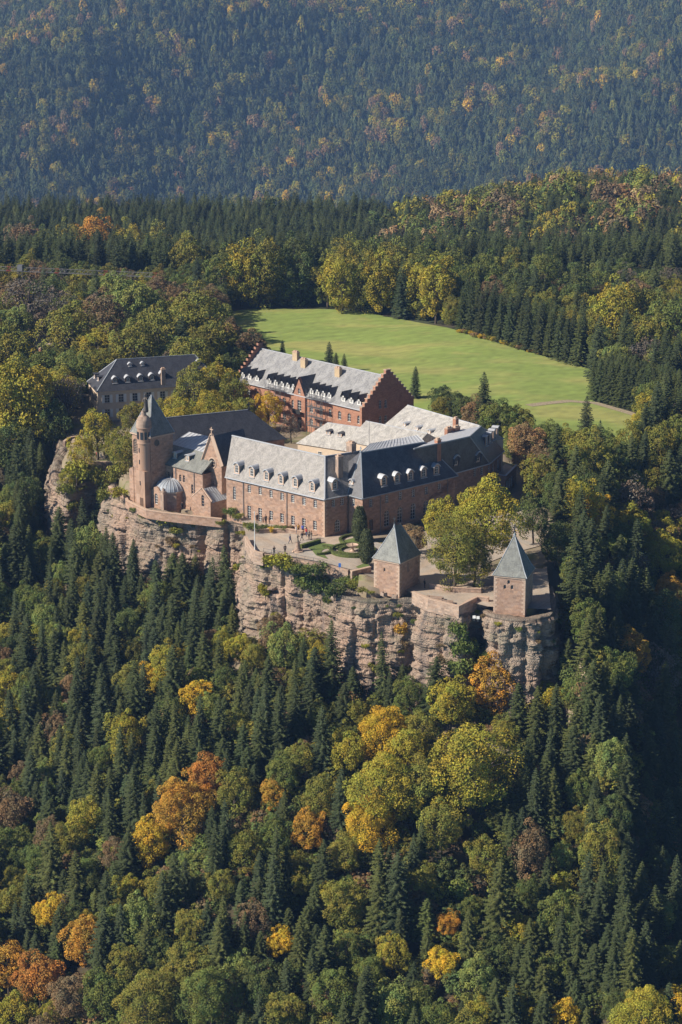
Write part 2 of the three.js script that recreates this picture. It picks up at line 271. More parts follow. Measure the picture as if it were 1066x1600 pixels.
// ---------------------------------------------------------------- draped sheets: terrace, paths, meadow
function sheet(name, poly, lift, mat, step, uvm = 1, rough = 0.0, colour) {
  // an outline filled with a grid, edges cut along the outline by ShapeGeometry on tiles
  const xs = poly.map((p) => p[0]), zs = poly.map((p) => p[1]), x0 = Math.min(...xs), x1 = Math.max(...xs), z0 = Math.min(...zs), z1 = Math.max(...zs), pos = [], uv = [], nor = [], col = [];
  const clip = (P, ax, s, v) => { const out = []; for (let i = 0; i < P.length; i++) { const a = P[i], b = P[(i + 1) % P.length], da = s * (a[ax] - v), db = s * (b[ax] - v); if (da >= 0) out.push(a); if (da * db < 0) { const t = da / (da - db); out.push([lerp(a[0], b[0], t), lerp(a[1], b[1], t)]); } } return out; };
  const put = (x, z) => { const y = (typeof lift === 'function' ? lift(x, z) : H(x, z) + lift); pos.push(x, y, z); uv.push(x * uvm, z * uvm); if (colour) col.push(...colour(x, z)); };
  for (let x = x0; x < x1; x += step) { let strip = clip(clip(poly, 0, 1, x), 0, -1, x + step); if (strip.length < 3) continue; for (let z = z0; z < z1; z += step) { const c = clip(clip(strip, 1, 1, z), 1, -1, z + step); if (c.length < 3) continue; const tri = THREE.ShapeUtils.triangulateShape(c.map((p) => new THREE.Vector2(p[0], p[1])), []); for (const t of tri) { const [a, b, d] = t.map((k) => c[k]); const area = (b[0] - a[0]) * (d[1] - a[1]) - (d[0] - a[0]) * (b[1] - a[1]); for (const p of area > 0 ? [a, d, b] : [a, b, d]) put(p[0], p[1]); } } }
  const g = new THREE.BufferGeometry(); g.setAttribute('position', new THREE.Float32BufferAttribute(pos, 3)); g.setAttribute('uv', new THREE.Float32BufferAttribute(uv, 2)); if (colour) g.setAttribute('color', new THREE.Float32BufferAttribute(col, 3)); g.computeVertexNormals();
  return structure(name, g, mat);
}
const XZ = (list, h = 0) => list.map(([x, y]) => { const p = at(x, y, h); return [p.x, p.z]; });
const MEADOW = XZ([[340, 489], [380, 485], [420, 483], [500, 484], [560, 488], [640, 500], [700, 513], [760, 530], [830, 548], [900, 565], [932, 575], [926, 600], [930, 622], [990, 642], [1002, 705], [962, 750], [870, 742], [790, 700], [650, 642], [560, 610], [420, 590], [350, 545]]);
const grassMat = new THREE.MeshStandardMaterial({ vertexColors: true, roughness: 0.95 }); grassMat.name = 'meadow grass';
sheet('meadow', MEADOW, 0.1, grassMat, 1.5, 1, 0, (x, z) => { const n = fbm(x * 0.03, z * 0.05, 2, 4), f = fbm(x * 0.5, z * 0.9, 6, 3), m = noise(x * 0.05 + z * 0.03, (z + 0.35 * x) * 0.5, 8), s = 1 + 0.5 * f + 0.18 * m, d = clamp(smooth(-0.05, 0.3, n) + 0.8 * smooth(0.2, 0.45, fbm(x * 0.12, z * 0.2, 14, 3)), 0, 1); return [lerp(0.215, 0.31, d) * s, lerp(0.285, 0.315, d) * s, lerp(0.06, 0.088, d) * s]; });
const dirt = plain([0.33, 0.27, 0.18], 'bare track', 1, 0, 0.3, 4);
const band = (line, w) => { const l = [], r = []; line.forEach((p, i) => { const a = line[Math.max(0, i - 1)], b = line[Math.min(line.length - 1, i + 1)], dx = b[0] - a[0], dz = b[1] - a[1], k = Math.hypot(dx, dz); l.push([p[0] - dz / k * w / 2, p[1] + dx / k * w / 2]); r.unshift([p[0] + dz / k * w / 2, p[1] - dx / k * w / 2]); }); return [...l, ...r]; };
sheet('dirt_track', band(XZ([[826, 634], [858, 628], [890, 623], [930, 624], [985, 638], [1010, 645], [1066, 662], [1100, 672]]), 2.6), 0.16, dirt, 1.6);
const PARKING = XZ([[-20, 560], [10, 545], [70, 520], [130, 530], [215, 570], [190, 600], [130, 598], [60, 592]]);
sheet('car_park', PARKING, 0.1, gravel([0.36, 0.31, 0.25], 'car park gravel'), 2);
const TERRACE = [[-18.4, -381], [-17.6, -372], [-16, -368.4], [-12.6, -366], [-8, -363.6], [-3, -360.6], [1.2, -357], [6, -353.5], [8, -358], [24, -360], [38, -372], [36, -398], [8, -372], [2, -380], [-3, -377], [-20, -391.8]];
const paveTop = (x, z) => 0.0 - 1.0 * smooth(2, 8, x) * smooth(-368, -358, z);
sheet('terrace_paving', TERRACE, paveTop, M.paving, 1, 1);
const ESPLANADE = [[7, -353], [13.2, -345.2], [15.6, -341.8], [20.2, -338], [21.8, -341.5], [25.2, -338.6], [36, -337], [37, -352], [38, -368], [24, -361], [8, -358.4]];
sheet('esplanade', ESPLANADE, (x, z) => -0.98, gravel([0.4, 0.33, 0.265], 'trodden gravel'), 1, 1);

// ---------------------------------------------------------------- building kit
const YUP = V(0, 1, 0);
const shapeOf = (w, h, arch) => { const s = new THREE.Shape(); s.moveTo(-w / 2, 0); s.lineTo(w / 2, 0); if (arch) { s.lineTo(w / 2, h - w / 2); s.absarc(0, h - w / 2, w / 2, 0, Math.PI, false); } else { s.lineTo(w / 2, h); s.lineTo(-w / 2, h); } s.closePath(); return s; };
const discShape = (r) => { const s = new THREE.Shape(); s.absarc(0, r, r, 0, Math.PI * 2, false); return s; };
const winCache = new Map();
function windowGeo(w, h, kind, nx, ny) {
  const key = [w, h, kind, nx, ny].join();
  if (!winCache.has(key)) {
    const outer = kind === 'disc' ? discShape(w / 2) : shapeOf(w, h, kind === 'arch'), t = 0.07, inner = kind === 'disc' ? discShape(w / 2 - t) : shapeOf(w - 2 * t, h - 2 * t, kind === 'arch');
    const ring = outer.clone(); ring.holes.push(new THREE.Path(inner.getPoints(10).map((p) => new THREE.Vector2(p.x, p.y + t))));
    const list = [new THREE.ExtrudeGeometry(ring, { depth: 0.07, bevelEnabled: false, curveSegments: 10 })];
    for (let i = 1; i < nx; i++) list.push(boxAt(0.05, h - 0.1 - (kind === 'arch' ? w * 0.06 : 0), 0.05, -w / 2 + (w * i) / nx, h / 2 - 0.01, 0.03));
    for (let j = 1; j < ny; j++) list.push(boxAt(w - 0.1, 0.05, 0.05, 0, (h * j) / ny, 0.032));
    const pane = new THREE.ShapeGeometry(inner, 10).translate(0, t, 0.012);
    winCache.set(key, [merge(list), pane]);
  }
  return winCache.get(key);
}
// a window set into an opening: origin is the middle of the sill line on the wall's outer face
function addWindow(b, o, r, n, spec) {
  const [w, h] = [spec.w, spec.h], kind = spec.kind ?? 'rect', [frame, pane] = windowGeo(w, h, kind, spec.nx ?? 2, spec.ny ?? 3);
  const m = mesh('window', frame, spec.frame ?? M.white);
  m.quaternion.setFromRotationMatrix(new THREE.Matrix4().makeBasis(r, YUP, n)); m.position.copy(o).addScaledVector(n, -0.2).sub(bases.get(b)); b.add(m);
  sub(m, 'pane', pane, spec.pane ?? M.glass);
  if (spec.sill !== false && kind !== 'disc') { const key = 'sill' + w; if (!winCache.has(key)) winCache.set(key, boxAt(w + 0.24, 0.12, 0.3, 0, -0.06, 0.12)); sub(m, 'sill', winCache.get(key), M.trim); }
  if (spec.shutters) for (const s of [-1, 1]) sub(m, 'shutter', boxAt(w * 0.5, h, 0.06, s * (w * 0.76), h / 2, 0.25), spec.shutters);
  return m;
}
// a wall seen from outside with p0 on its left; openings in metres along the wall and height; outline overrides the rectangle
function wall(b, name, p0, p1, y0, y1, mat, wins = [], outline, thick = 0.45) {
  const d = V(p1.x - p0.x, 0, p1.z - p0.z), L = d.length(); d.normalize(); const n = V(-d.z, 0, d.x);
  const s = new THREE.Shape((outline ?? [[0.003, y0], [L - 0.003, y0], [L - 0.003, y1], [0.003, y1]]).map(([u, v]) => new THREE.Vector2(u, v)));
  for (const k of wins) { const f = k.kind === 'disc' ? discShape(k.w / 2) : shapeOf(k.w, k.h, k.kind === 'arch'); s.holes.push(new THREE.Path(f.getPoints(10).map((p) => new THREE.Vector2(p.x + k.u, p.y + k.v)))); }
  const g = new THREE.ExtrudeGeometry(s, { depth: thick, bevelEnabled: false, curveSegments: 10 }); g.translate(0, 0, -thick); g.clearGroups();
  part(b, name, oriented(g, V(p0.x, 0, p0.z), d, YUP, n), mat);
  for (const k of wins) addWindow(b, V(p0.x, k.v, p0.z).addScaledVector(d, k.u), d, n, k);
  return { p0, d, n, L };
}
// openings surveyed on a wall: middle of the opening on the photograph
function survey(p0, p1, list) {
  const d = V(p1.x - p0.x, 0, p1.z - p0.z).normalize(), n = V(-d.z, 0, d.x), o = V(p0.x, 0, p0.z);
  return list.map(([px, py, spec]) => { const q = onPlane(px, py, o, n).sub(o); return { ...spec, u: q.dot(d), v: q.y - spec.h / 2 }; });
}
const planeOf = (p) => { const n = p[1].clone().sub(p[0]).cross(p[2].clone().sub(p[0])).normalize(); if (n.y < 0) n.negate(); return n; };
// a rounded-top dormer standing on a roof face; o = middle of its front sill, n = horizontal direction it faces, slope = rise of roof per metre
const dormerCache = new Map();
function dormer(b, o, n, slope, w, h, spec = {}) {
  const key = [w, h, slope.toFixed(3), spec.kind].join(), r = V(n.z, 0, -n.x);
  if (!dormerCache.has(key)) {
    const D = (h + 0.35) / slope, back = D + 0.3, front = shapeOf(w, h, spec.kind !== 'gablet' && spec.kind !== 'box'), hole = shapeOf(w * 0.62, h * 0.74, spec.kind !== 'gablet' && spec.kind !== 'box');
    front.holes.push(new THREE.Path(hole.getPoints(8).map((p) => new THREE.Vector2(p.x, p.y + h * 0.1))));
    const face = new THREE.ExtrudeGeometry(front, { depth: 0.12, bevelEnabled: false, curveSegments: 8 }).translate(0, 0, -0.12);
    const hb = spec.kind === 'gablet' || spec.kind === 'box' ? h : h - w * 0.3;
    const cheek = (s) => new THREE.ExtrudeGeometry(new THREE.Shape([new THREE.Vector2(0, -0.4), new THREE.Vector2(0, hb), new THREE.Vector2(-back, hb), new THREE.Vector2(-back, hb - 0.2)]), { depth: 0.1, bevelEnabled: false }).rotateY(-Math.PI / 2).translate(s * (w / 2 - 0.03) + 0.05, 0, -0.125);
    let top;
    if (spec.kind === 'gablet') { const k = w * 0.78, e = w / 2 + 0.22, a = h + k * 1.25, f = 0.35, bk = -(h + k * 1.25) / slope - 0.2; top = faces([[V(-e, h - 0.25, f), V(0, a, f), V(0, a, bk), V(-e, h - 0.25, bk)], [V(0, a, f), V(e, h - 0.25, f), V(e, h - 0.25, bk), V(0, a, bk)], [V(-e, h - 0.25, bk), V(0, a - 0.12, bk), V(0, a - 0.12, f), V(-e + 0.08, h - 0.3, f)], [V(0, a - 0.12, bk), V(e, h - 0.25, bk), V(e - 0.08, h - 0.3, f), V(0, a - 0.12, f)], [V(-w / 2, h - 0.1, -0.06), V(w / 2, h - 0.1, -0.06), V(0, a - 0.25, -0.06)]]); }
    else { const sh = new THREE.Shape(), e = w / 2 + 0.16, rise = spec.kind === 'box' ? 0.16 : w * 0.34, y0 = hb; sh.moveTo(-e, y0); sh.quadraticCurveTo(-w * 0.3, y0 + rise * 1.3, 0, y0 + rise * 1.35); sh.quadraticCurveTo(w * 0.3, y0 + rise * 1.3, e, y0); sh.lineTo(e, y0 - 0.1); sh.quadraticCurveTo(0, y0 + rise * 2.3 - 0.12, -e, y0 - 0.1); top = new THREE.ExtrudeGeometry(sh, { depth: back + 0.25, bevelEnabled: false, curveSegments: 6 }).translate(0, 0, -back); }
    const [frame, pane] = windowGeo(+(w * 0.62).toFixed(3), +(h * 0.74).toFixed(3), spec.kind !== 'gablet' && spec.kind !== 'box' ? 'arch' : 'rect', 2, 3);
    dormerCache.set(key, { body: merge([cheek(-1), cheek(1)]), face, top, frame: frame.clone().translate(0, h * 0.1, -0.1), pane: pane.clone().translate(0, h * 0.1, -0.1), sill: boxAt(w + 0.1, 0.08, 0.3, 0, -0.02, 0.12) });
  }
  const c = dormerCache.get(key), m = mesh('dormer', c.body, spec.cheek ?? M.slate);
  m.quaternion.setFromRotationMatrix(new THREE.Matrix4().makeBasis(r, YUP, n)); m.position.copy(o).sub(bases.get(b)); b.add(m);
  sub(m, 'dormer_front', c.face, spec.front ?? M.trim); sub(m, 'dormer_roof', c.top, spec.roof ?? M.zinc); sub(m, 'window', c.frame, M.white); sub(m, 'pane', c.pane, M.glass); if (spec.kind !== 'gablet') sub(m, 'sill', c.sill, M.zinc);
  return m;
}
// dormers surveyed on a roof face: middle of the front's foot on the photograph
function dormersOn(b, face, list, w, h, spec) {
  const n = planeOf(face), hor = V(n.x, 0, n.z).normalize(), slope = Math.hypot(n.x, n.z) / n.y;
  for (const [px, py] of list) { const o = onPlane(px, py, face[0], n); dormer(b, o, hor, slope, w, h, spec); }
}
function chimney(b, p, w, d, y0, y1, dir, mat = M.rubble) {
  const r = V(dir.x, 0, dir.z).normalize(), n = V(-r.z, 0, r.x);
  const m = part(b, 'chimney', oriented(boxAt(w, y1 - y0, d, 0, (y0 + y1) / 2, 0), V(p.x, 0, p.z), r, YUP, n), mat);
  const cap = oriented(merge([boxAt(w + 0.16, 0.14, d + 0.16, 0, y1 + 0.07, 0), boxAt(w * 0.3, 0.3, d * 0.6, -w * 0.22, y1 + 0.28, 0), boxAt(w * 0.3, 0.3, d * 0.6, w * 0.22, y1 + 0.28, 0)]), V(p.x, 0, p.z), r, YUP, n);
  sub(m, 'chimney_cap', cap, M.trim);
}
function cross(b, p, s, dir, mat = M.iron) { const r = V(dir.x, 0, dir.z).normalize(), n = V(-r.z, 0, r.x); part(b, 'cross', oriented(merge([boxAt(0.16 * s, 1.5 * s, 0.16 * s, 0, 0.75 * s, 0), boxAt(0.9 * s, 0.16 * s, 0.15 * s, 0, 1.02 * s, 0), boxAt(0.5 * s, 0.2 * s, 0.5 * s, 0, 0.05 * s, 0)]), p, r, YUP, n), mat); }
function pipe(b, p, y0, y1, n) { part(b, 'downpipe', new THREE.CylinderGeometry(0.07, 0.07, y1 - y0, 7).translate(p.x + n.x * 0.12, (y0 + y1) / 2, p.z + n.z * 0.12), M.metal); }
// alternating corner stones; a and c are horizontal directions running back along the two walls
function quoins(b, p, a, c, y0, y1) { const list = []; let k = 0; for (let y = y0; y < y1 - 0.2; y += 0.4, k++) { const la = k % 2 ? 0.62 : 0.34, lc = k % 2 ? 0.34 : 0.62, o = p.clone().addScaledVector(a, -0.025).addScaledVector(c, -0.025); const q = [o, o.clone().addScaledVector(a, la), o.clone().addScaledVector(a, la).addScaledVector(c, lc), o.clone().addScaledVector(c, lc)]; list.push(block(q, y, y + 0.36)); } part(b, 'quoins', merge(list), M.trim); }
const off = (p, n, k, y) => V(p.x + n.x * k, y ?? p.y, p.z + n.z * k);
const hor = (a, b) => V(b.x - a.x, 0, b.z - a.z).normalize();
const outN = (d) => V(-d.z, 0, d.x);
// rows of raised seams running down a metal roof face given as eave pair a0 a1 and top pair b0 b1
function seams(b, a0, a1, b0, b1, count, parent) { const n = planeOf([a0, a1, b1]), list = []; for (let i = 0; i <= count; i++) { const t = i / count; list.push(beam(a0.clone().lerp(a1, t).addScaledVector(n, 0.03), b0.clone().lerp(b1, t).addScaledVector(n, 0.03), 0.07, 0.09)); } return sub(parent, 'seams', merge(list), M.zinc); }
// a rectangle with the surveyed corners' middle, mean direction and side lengths; L front-left, C front, R right
function rectFrom(L, C, R) {
  const a = Math.atan2(C.z - L.z, C.x - L.x), b2 = Math.atan2(R.z - C.z, R.x - C.x) + Math.PI / 2, t = (a + b2) / 2, w = Math.hypot(C.x - L.x, C.z - L.z), d = Math.hypot(R.x - C.x, R.z - C.z);
  const u = V(Math.cos(t), 0, Math.sin(t)), v = V(Math.sin(t), 0, -Math.cos(t)), c = V((L.x + R.x) / 2, 0, (L.z + R.z) / 2), q = (i, j) => c.clone().addScaledVector(u, i * w / 2).addScaledVector(v, j * d / 2);
  return { L: q(-1, -1), C: q(1, -1), R: q(1, 1), B: q(-1, 1), u, v, c, w, d };
}
const inset = (r, k) => ({ ...r, L: r.L.clone().addScaledVector(r.u, k).addScaledVector(r.v, k), C: r.C.clone().addScaledVector(r.u, -k).addScaledVector(r.v, k), R: r.R.clone().addScaledVector(r.u, -k).addScaledVector(r.v, -k), B: r.B.clone().addScaledVector(r.u, k).addScaledVector(r.v, -k) });
const Y = (p, y) => V(p.x, y, p.z);
const c3 = (x, y) => [320 + x * 0.2439, 640 + y * 0.2439], c5 = (x, y) => [530 + x * 0.2814, 620 + y * 0.2814], c2 = (x, y) => [180 + x * 0.2064, 600 + y * 0.2064], c4 = (x, y) => [360 + x * 0.2814, 520 + y * 0.2814], c1 = (x, y) => [60 + x * 0.2814, 520 + y * 0.2814], c6 = (x, y) => [560 + x * 0.3002, 780 + y * 0.3002];
const A0 = at(351.7, 744.9, 7.6), A1 = at(507.3, 780.2, 7.6), B1 = at(545, 772.6, 7.6), eA = hor(A0, A1), nA = outN(eA);

// ---------------------------------------------------------------- convent wing with six dormers
{
  const b = thing('convent_wing', 'long pink sandstone convent wing with six dormers on its sunlit grey slate roof', 'building', Y(A1, 0));
  const eB = hor(A1, B1), nB = outN(eB), in2 = (p, k, m) => off(off(p, nA, -k), nB, -m);
  const w0 = off(A0, nA, -0.35, 0), w1 = in2(A1, 0.35, 0.35), w2 = off(B1, nB, -0.35);
  const up = { w: 0.85, h: 1.5, ny: 4 }, lo = { w: 0.9, h: 1.85, ny: 4 }, door = { w: 0.95, h: 2.9, ny: 6 };
  wall(b, 'wall', w0, w1, -1.4, 7.5, M.pink, survey(w0, w1, [[...c3(190, 535), { w: 0.75, h: 2.7, kind: 'arch', ny: 5 }], ...[[285, 508], [355, 522], [425, 540], [495, 556], [564, 572], [635, 588], [708, 604]].map((p) => [...c3(...p), up]), [...c3(285, 662), door], [...c3(355, 677), door], ...[[425, 678], [495, 694], [565, 710], [635, 726], [706, 742]].map((p) => [...c3(...p), lo])]));
  wall(b, 'wall', w1, w2, -0.6, 7.5, M.pink, survey(w1, w2, [[...c3(825, 600), { w: 0.8, h: 1.4, ny: 4 }], [...c3(880, 590), { w: 0.8, h: 1.4, ny: 4 }], [...c3(850, 745), { w: 1.3, h: 2.4, kind: 'arch', nx: 3, ny: 4 }]]));
  quoins(b, w1, eA.clone().negate(), eB, -0.5, 7.4);
  const rearL = off(A0, nA, -9.2, 7.6), innerC = in2(A1, 9.2, 8.6), far = off(B1, eB, 6, 7.6), rearB = off(far, nB, -8.6), ridgeL = at(362.7, 680.2, 14.4), ridgeR = at(507.8, 712.7, 14.4), ridgeB = off(off(far, nB, -4.2, 14.4), eB, 0);
  innerC.y = 7.6;
  part(b, 'rear_wall', block([off(A0, nA, -0.9), in2(A1, 0.95, 0.95), off(far, nB, -0.9), off(rearB, nB, 0.4), in2(innerC, -0.4, -0.4), off(rearL, nA, 0.4)].map((p) => Y(p, 0)), -0.6, 7.4), M.cream);
  const F1 = [A0, A1, ridgeR, ridgeL], F2 = [A1, far, ridgeB, ridgeR];
  const roof = part(b, 'roof', faces([F1, [rearL, A0, ridgeL], [innerC, rearL, ridgeL, ridgeR], [rearB, innerC, ridgeR, ridgeB], [far, rearB, ridgeB], [rearL, innerC, A1, A0], [rearB, far, A1, innerC]]), M.slateWorn);
  sub(roof, 'hip_slope', faces([F2]), M.slateWorn);
  sub(roof, 'ridge_flashing', merge([beam(ridgeL, ridgeR, 0.28, 0.14), beam(ridgeR, A1, 0.22, 0.14), beam(ridgeR, ridgeB, 0.24, 0.14)]), M.zinc);
  sub(roof, 'gutter', merge([beam(off(A0, nA, 0.06, 7.52), off(A1, nA, 0.06, 7.52), 0.18), beam(off(A1, nB, 0.06, 7.52), off(B1, nB, 0.06, 7.52), 0.18)]), M.zinc);
  dormersOn(b, F1, [[205, 412], [302, 434], [395, 457], [488, 480], [580, 500], [688, 527]].map((p) => c3(...p)), 1.35, 2.2, { cheek: M.slateWorn });
  dormersOn(b, F2, [c3(835, 515)], 1.35, 2.1, { cheek: M.slateWorn });
  const ch = onPlane(...c3(872, 440), F2[0], planeOf(F2)); chimney(b, off(ch, nB, -0.5), 1.1, 0.9, ch.y - 1, ch.y + 4.2, eB);
  for (const [x, y] of [[250, 580], [527, 640]]) { const p = onPlane(...c3(x, y), w0, nA); pipe(b, p, -0.3, 7.4, nA); }
}

// ---------------------------------------------------------------- refectory wing with steep dark roof
const R0 = at(543, 772.4, 7.6), R1 = at(566.6, 779, 7.6), R2 = at(716, 743, 7.6), eR = hor(R1, R2), nR = outN(eR);
{
  const b = thing('refectory_wing', 'sandstone refectory wing with steep shaded blue slate roof and five dormers behind the yew columns', 'building', Y(R1, 0));
  const e0 = hor(R0, R1), n0 = outN(e0), wR1 = off(off(R1, nR, -0.35), n0, -0.35), wR2 = off(off(R2, nR, -0.35), eR, -0.35), wR0 = off(R0, n0, -0.35);
  wall(b, 'wall', wR0, wR1, -0.6, 7.5, M.pink, survey(wR0, wR1, [[...c3(952, 592), { w: 0.85, h: 1.5, ny: 4 }]]));
  wall(b, 'wall', wR1, wR2, -0.6, 7.5, M.pink, survey(wR1, wR2, [...[[175, 590], [265, 567], [340, 550], [412, 535], [485, 520], [557, 503], [640, 484]].map((p) => [...c5(...p), { w: 0.9, h: 1.55, ny: 4 }]), ...[[265, 675], [338, 655], [411, 635], [482, 620], [556, 600]].map((p) => [...c5(...p), { w: 1.35, h: 3.2, kind: 'arch', nx: 2, ny: 5 }]), [...c5(178, 712), { w: 1.1, h: 2.2, ny: 3, frame: M.wood }]]));
  const T0 = at(563.8, 707, 15), T1 = at(663, 690.5, 15), Z0 = at(580, 693, 15.5), Z1 = at(652, 680, 15.5), K0 = off(R0, nR, -9, 7.6), K1 = off(R2, nR, -10, 7.6);
  part(b, 'rear_wall', block([off(off(R1, nR, -0.95), eR, 0.9), off(off(R2, nR, -0.95), eR, -0.9), off(K1, eR, -0.6), off(K0, eR, 3)], -0.6, 7.4), M.pink);
  const F = [R1, R2, T1, T0];
  const roof = part(b, 'roof', faces([F, [R2, K1, Z1, T1], [K1, K0, Z0, Z1], [K0, R0, R1, R2, K1]]), M.slate);
  sub(roof, 'hip_slope', faces([[R0, R1, T0], [K0, R0, T0, Z0]]), M.slate);
  const top = sub(roof, 'flat_top', faces([[T0, T1, Z1, Z0].map((p) => Y(p, p.y + 0.03))]), M.zinc);
  part(b, 'roof_seams', merge(Array.from({ length: 19 }, (_, i) => beam(Y(T0.clone().lerp(T1, i / 18), 15.06), Y(Z0.clone().lerp(Z1, i / 18), 15.56), 0.07, 0.09))), M.zinc);
  sub(roof, 'ridge_flashing', merge([beam(T0, T1, 0.22, 0.2), beam(T0, R1, 0.2, 0.14), beam(T0, R0, 0.16, 0.12), beam(T1, R2, 0.2, 0.12)]), M.lead);
  sub(roof, 'gutter', merge([beam(off(R1, nR, 0.06, 7.52), off(R2, nR, 0.06, 7.52), 0.18), beam(off(R0, n0, 0.06, 7.52), off(R1, n0, 0.06, 7.52), 0.18)]), M.lead);
  dormersOn(b, F, [[250, 496], [323, 481], [397, 466], [470, 449], [541, 433]].map((p) => c5(...p)), 1.5, 2.1);
  const F0 = [R0, R1, T0]; dormersOn(b, F0, [c3(940, 478)], 1.0, 1.0, { cheek: M.slate });
  cross(b, Y(T0, 15.1), 0.7, e0, M.lead);
  const ch = at(549, 719, 12.6); chimney(b, ch, 1.5, 1.2, 10.5, 16, e0);
  chimney(b, at(684, 706, 12.8), 1.0, 0.9, 11, 15.2, eR, M.brick);
  part(b, 'antenna', new THREE.CylinderGeometry(0.04, 0.05, 5.2, 6).translate(at(577, 694, 15.4).x, 17.8, at(577, 694, 15.4).z), M.metal);
  for (const [x, y] of [[228, 620], [601, 500]]) pipe(b, onPlane(...c5(x, y), wR1, nR), -0.4, 7.4, nR);
}
// ---------------------------------------------------------------- end block with dormers on its right side
{
  const S1 = at(722, 736, 7.6), S2 = at(765, 724, 7.6), S3 = at(788, 704, 7.6), eS = hor(S1, S2), nS = outN(eS), eE = hor(S2, S3), nE = outN(eE);
  const b = thing('end_block', 'sandstone end block with white topped dormers facing the wooded right side', 'building', Y(S2, 0));
  const S0 = off(S1, eS, -8), S4 = S0.clone().add(S3.clone().sub(S2)), w0 = off(S0, nS, -0.35), w1 = off(off(S2, nS, -0.35), nE, -0.35), w2 = off(S3, nE, -0.35);
  wall(b, 'wall', w0, w1, -3, 7.5, M.pink, survey(w0, w1, [[...c5(755, 420), { w: 0.95, h: 1.6, ny: 4 }], [...c5(793, 412), { w: 0.95, h: 1.6, ny: 4 }]]));
  wall(b, 'wall', w1, w2, -3, 7.5, M.pink, [{ u: 1.8, v: 4, w: 1.1, h: 2.6, ny: 4 }, { u: 4.6, v: 4, w: 1.1, h: 2.6, ny: 4 }, { u: 8, v: 4, w: 1.1, h: 2.6, ny: 4 }]);
  part(b, 'rear_wall', block([off(off(S2, nS, -0.95), nE, -0.95), off(S3, nE, -0.95), off(S4, eS, 0.4), off(S0, nS, -0.95)], -3, 7.4), M.pink);
  const T1 = at(690, 690, 14.6), T2 = at(734, 682, 14.6), T3 = at(752, 666, 14.6), T4 = T1.clone().add(T3.clone().sub(T2)), T0 = T1.clone().add(S0.clone().sub(S1)).setY(14.6);
  const F = [S0, S2, T2, T0], G = [S2, S3, T3, T2];
  const roof = part(b, 'roof', faces([F, [S3, S4, T4, T3], [S4, S0, T0, T4], [S0, S4, S3, S2]]), M.slate);
  sub(roof, 'hip_slope', faces([G]), M.slate); sub(roof, 'flat_top', faces([[T0, T2, T3, T4].map((p) => Y(p, 14.63))]), M.zinc);
  sub(roof, 'ridge_flashing', merge([beam(T0, T2, 0.2, 0.22), beam(T2, T3, 0.2, 0.22), beam(T2, S2, 0.2, 0.14)]), M.lead);
  sub(roof, 'gutter', merge([beam(off(S0, nS, 0.06, 7.52), off(S2, nS, 0.06, 7.52), 0.2), beam(off(S2, nE, 0.06, 7.52), off(S3, nE, 0.06, 7.52), 0.2)]), M.zinc);
  dormersOn(b, F, [c5(645, 382), c5(767, 362)], 1.5, 2.1);
  const pn = planeOf(G), gh = V(pn.x, 0, pn.z).normalize(), gs = Math.hypot(pn.x, pn.z) / pn.y;
  for (let i = 0; i < 4; i++) { const o = S2.clone().lerp(S3, 0.14 + 0.25 * i).addScaledVector(gh, -1.1); o.y = 7.6 + 1.1 * gs; dormer(b, o, gh, gs, 1.4, 2.1, { kind: 'box' }); }
  chimney(b, at(712, 668, 14.8), 0.9, 0.8, 14, 16.6, eS, M.brick); chimney(b, at(701, 674, 14.8), 1.6, 0.8, 14, 15.4, eS, M.brick); chimney(b, at(713, 671.5, 14.8), 1.5, 0.8, 14, 15.3, eS, M.brick);
  // the low terrace annexe
  const a = thing('terrace_annex', 'low sandstone annex with flat roof terrace against the end block', 'building', Y(at(790, 745, 3.4), 0));
  const q = [at(768, 744, 3.4), at(790, 748, 3.4), at(807, 731, 3.4), at(790, 723, 3.4)];
  part(a, 'wall', block(q, -4, 3.2), M.pink);
  part(a, 'deck', block(q.map((p) => p.clone().lerp(q[0].clone().add(q[2]).multiplyScalar(0.5), 0.03)), 3.203, 3.3), M.paving);
  part(a, 'parapet', merge([beam(Y(q[0], 3.6), Y(q[1], 3.6), 0.3, 0.8), beam(Y(q[1], 3.6), Y(q[2], 3.6), 0.3, 0.8)]), M.pink);
  part(a, 'coping', merge([beam(Y(q[0], 4.05), Y(q[1], 4.05), 0.4, 0.1), beam(Y(q[1], 4.06), Y(q[2], 4.06), 0.4, 0.1)]), M.zinc);
  for (let i = 0; i < 3; i++) { const d = hor(q[1], q[2]), n = outN(d), o = q[1].clone().addScaledVector(d, 1.2 + 1.9 * i); const [f, p] = windowGeo(0.9, 2, 'rect', 2, 3); const m = mesh('window', f, M.white); m.quaternion.setFromRotationMatrix(new THREE.Matrix4().makeBasis(d, YUP, n)); m.position.copy(Y(o, 0.6)).addScaledVector(n, 0.02).sub(bases.get(a)); a.add(m); sub(m, 'pane', p, M.glass); }
}
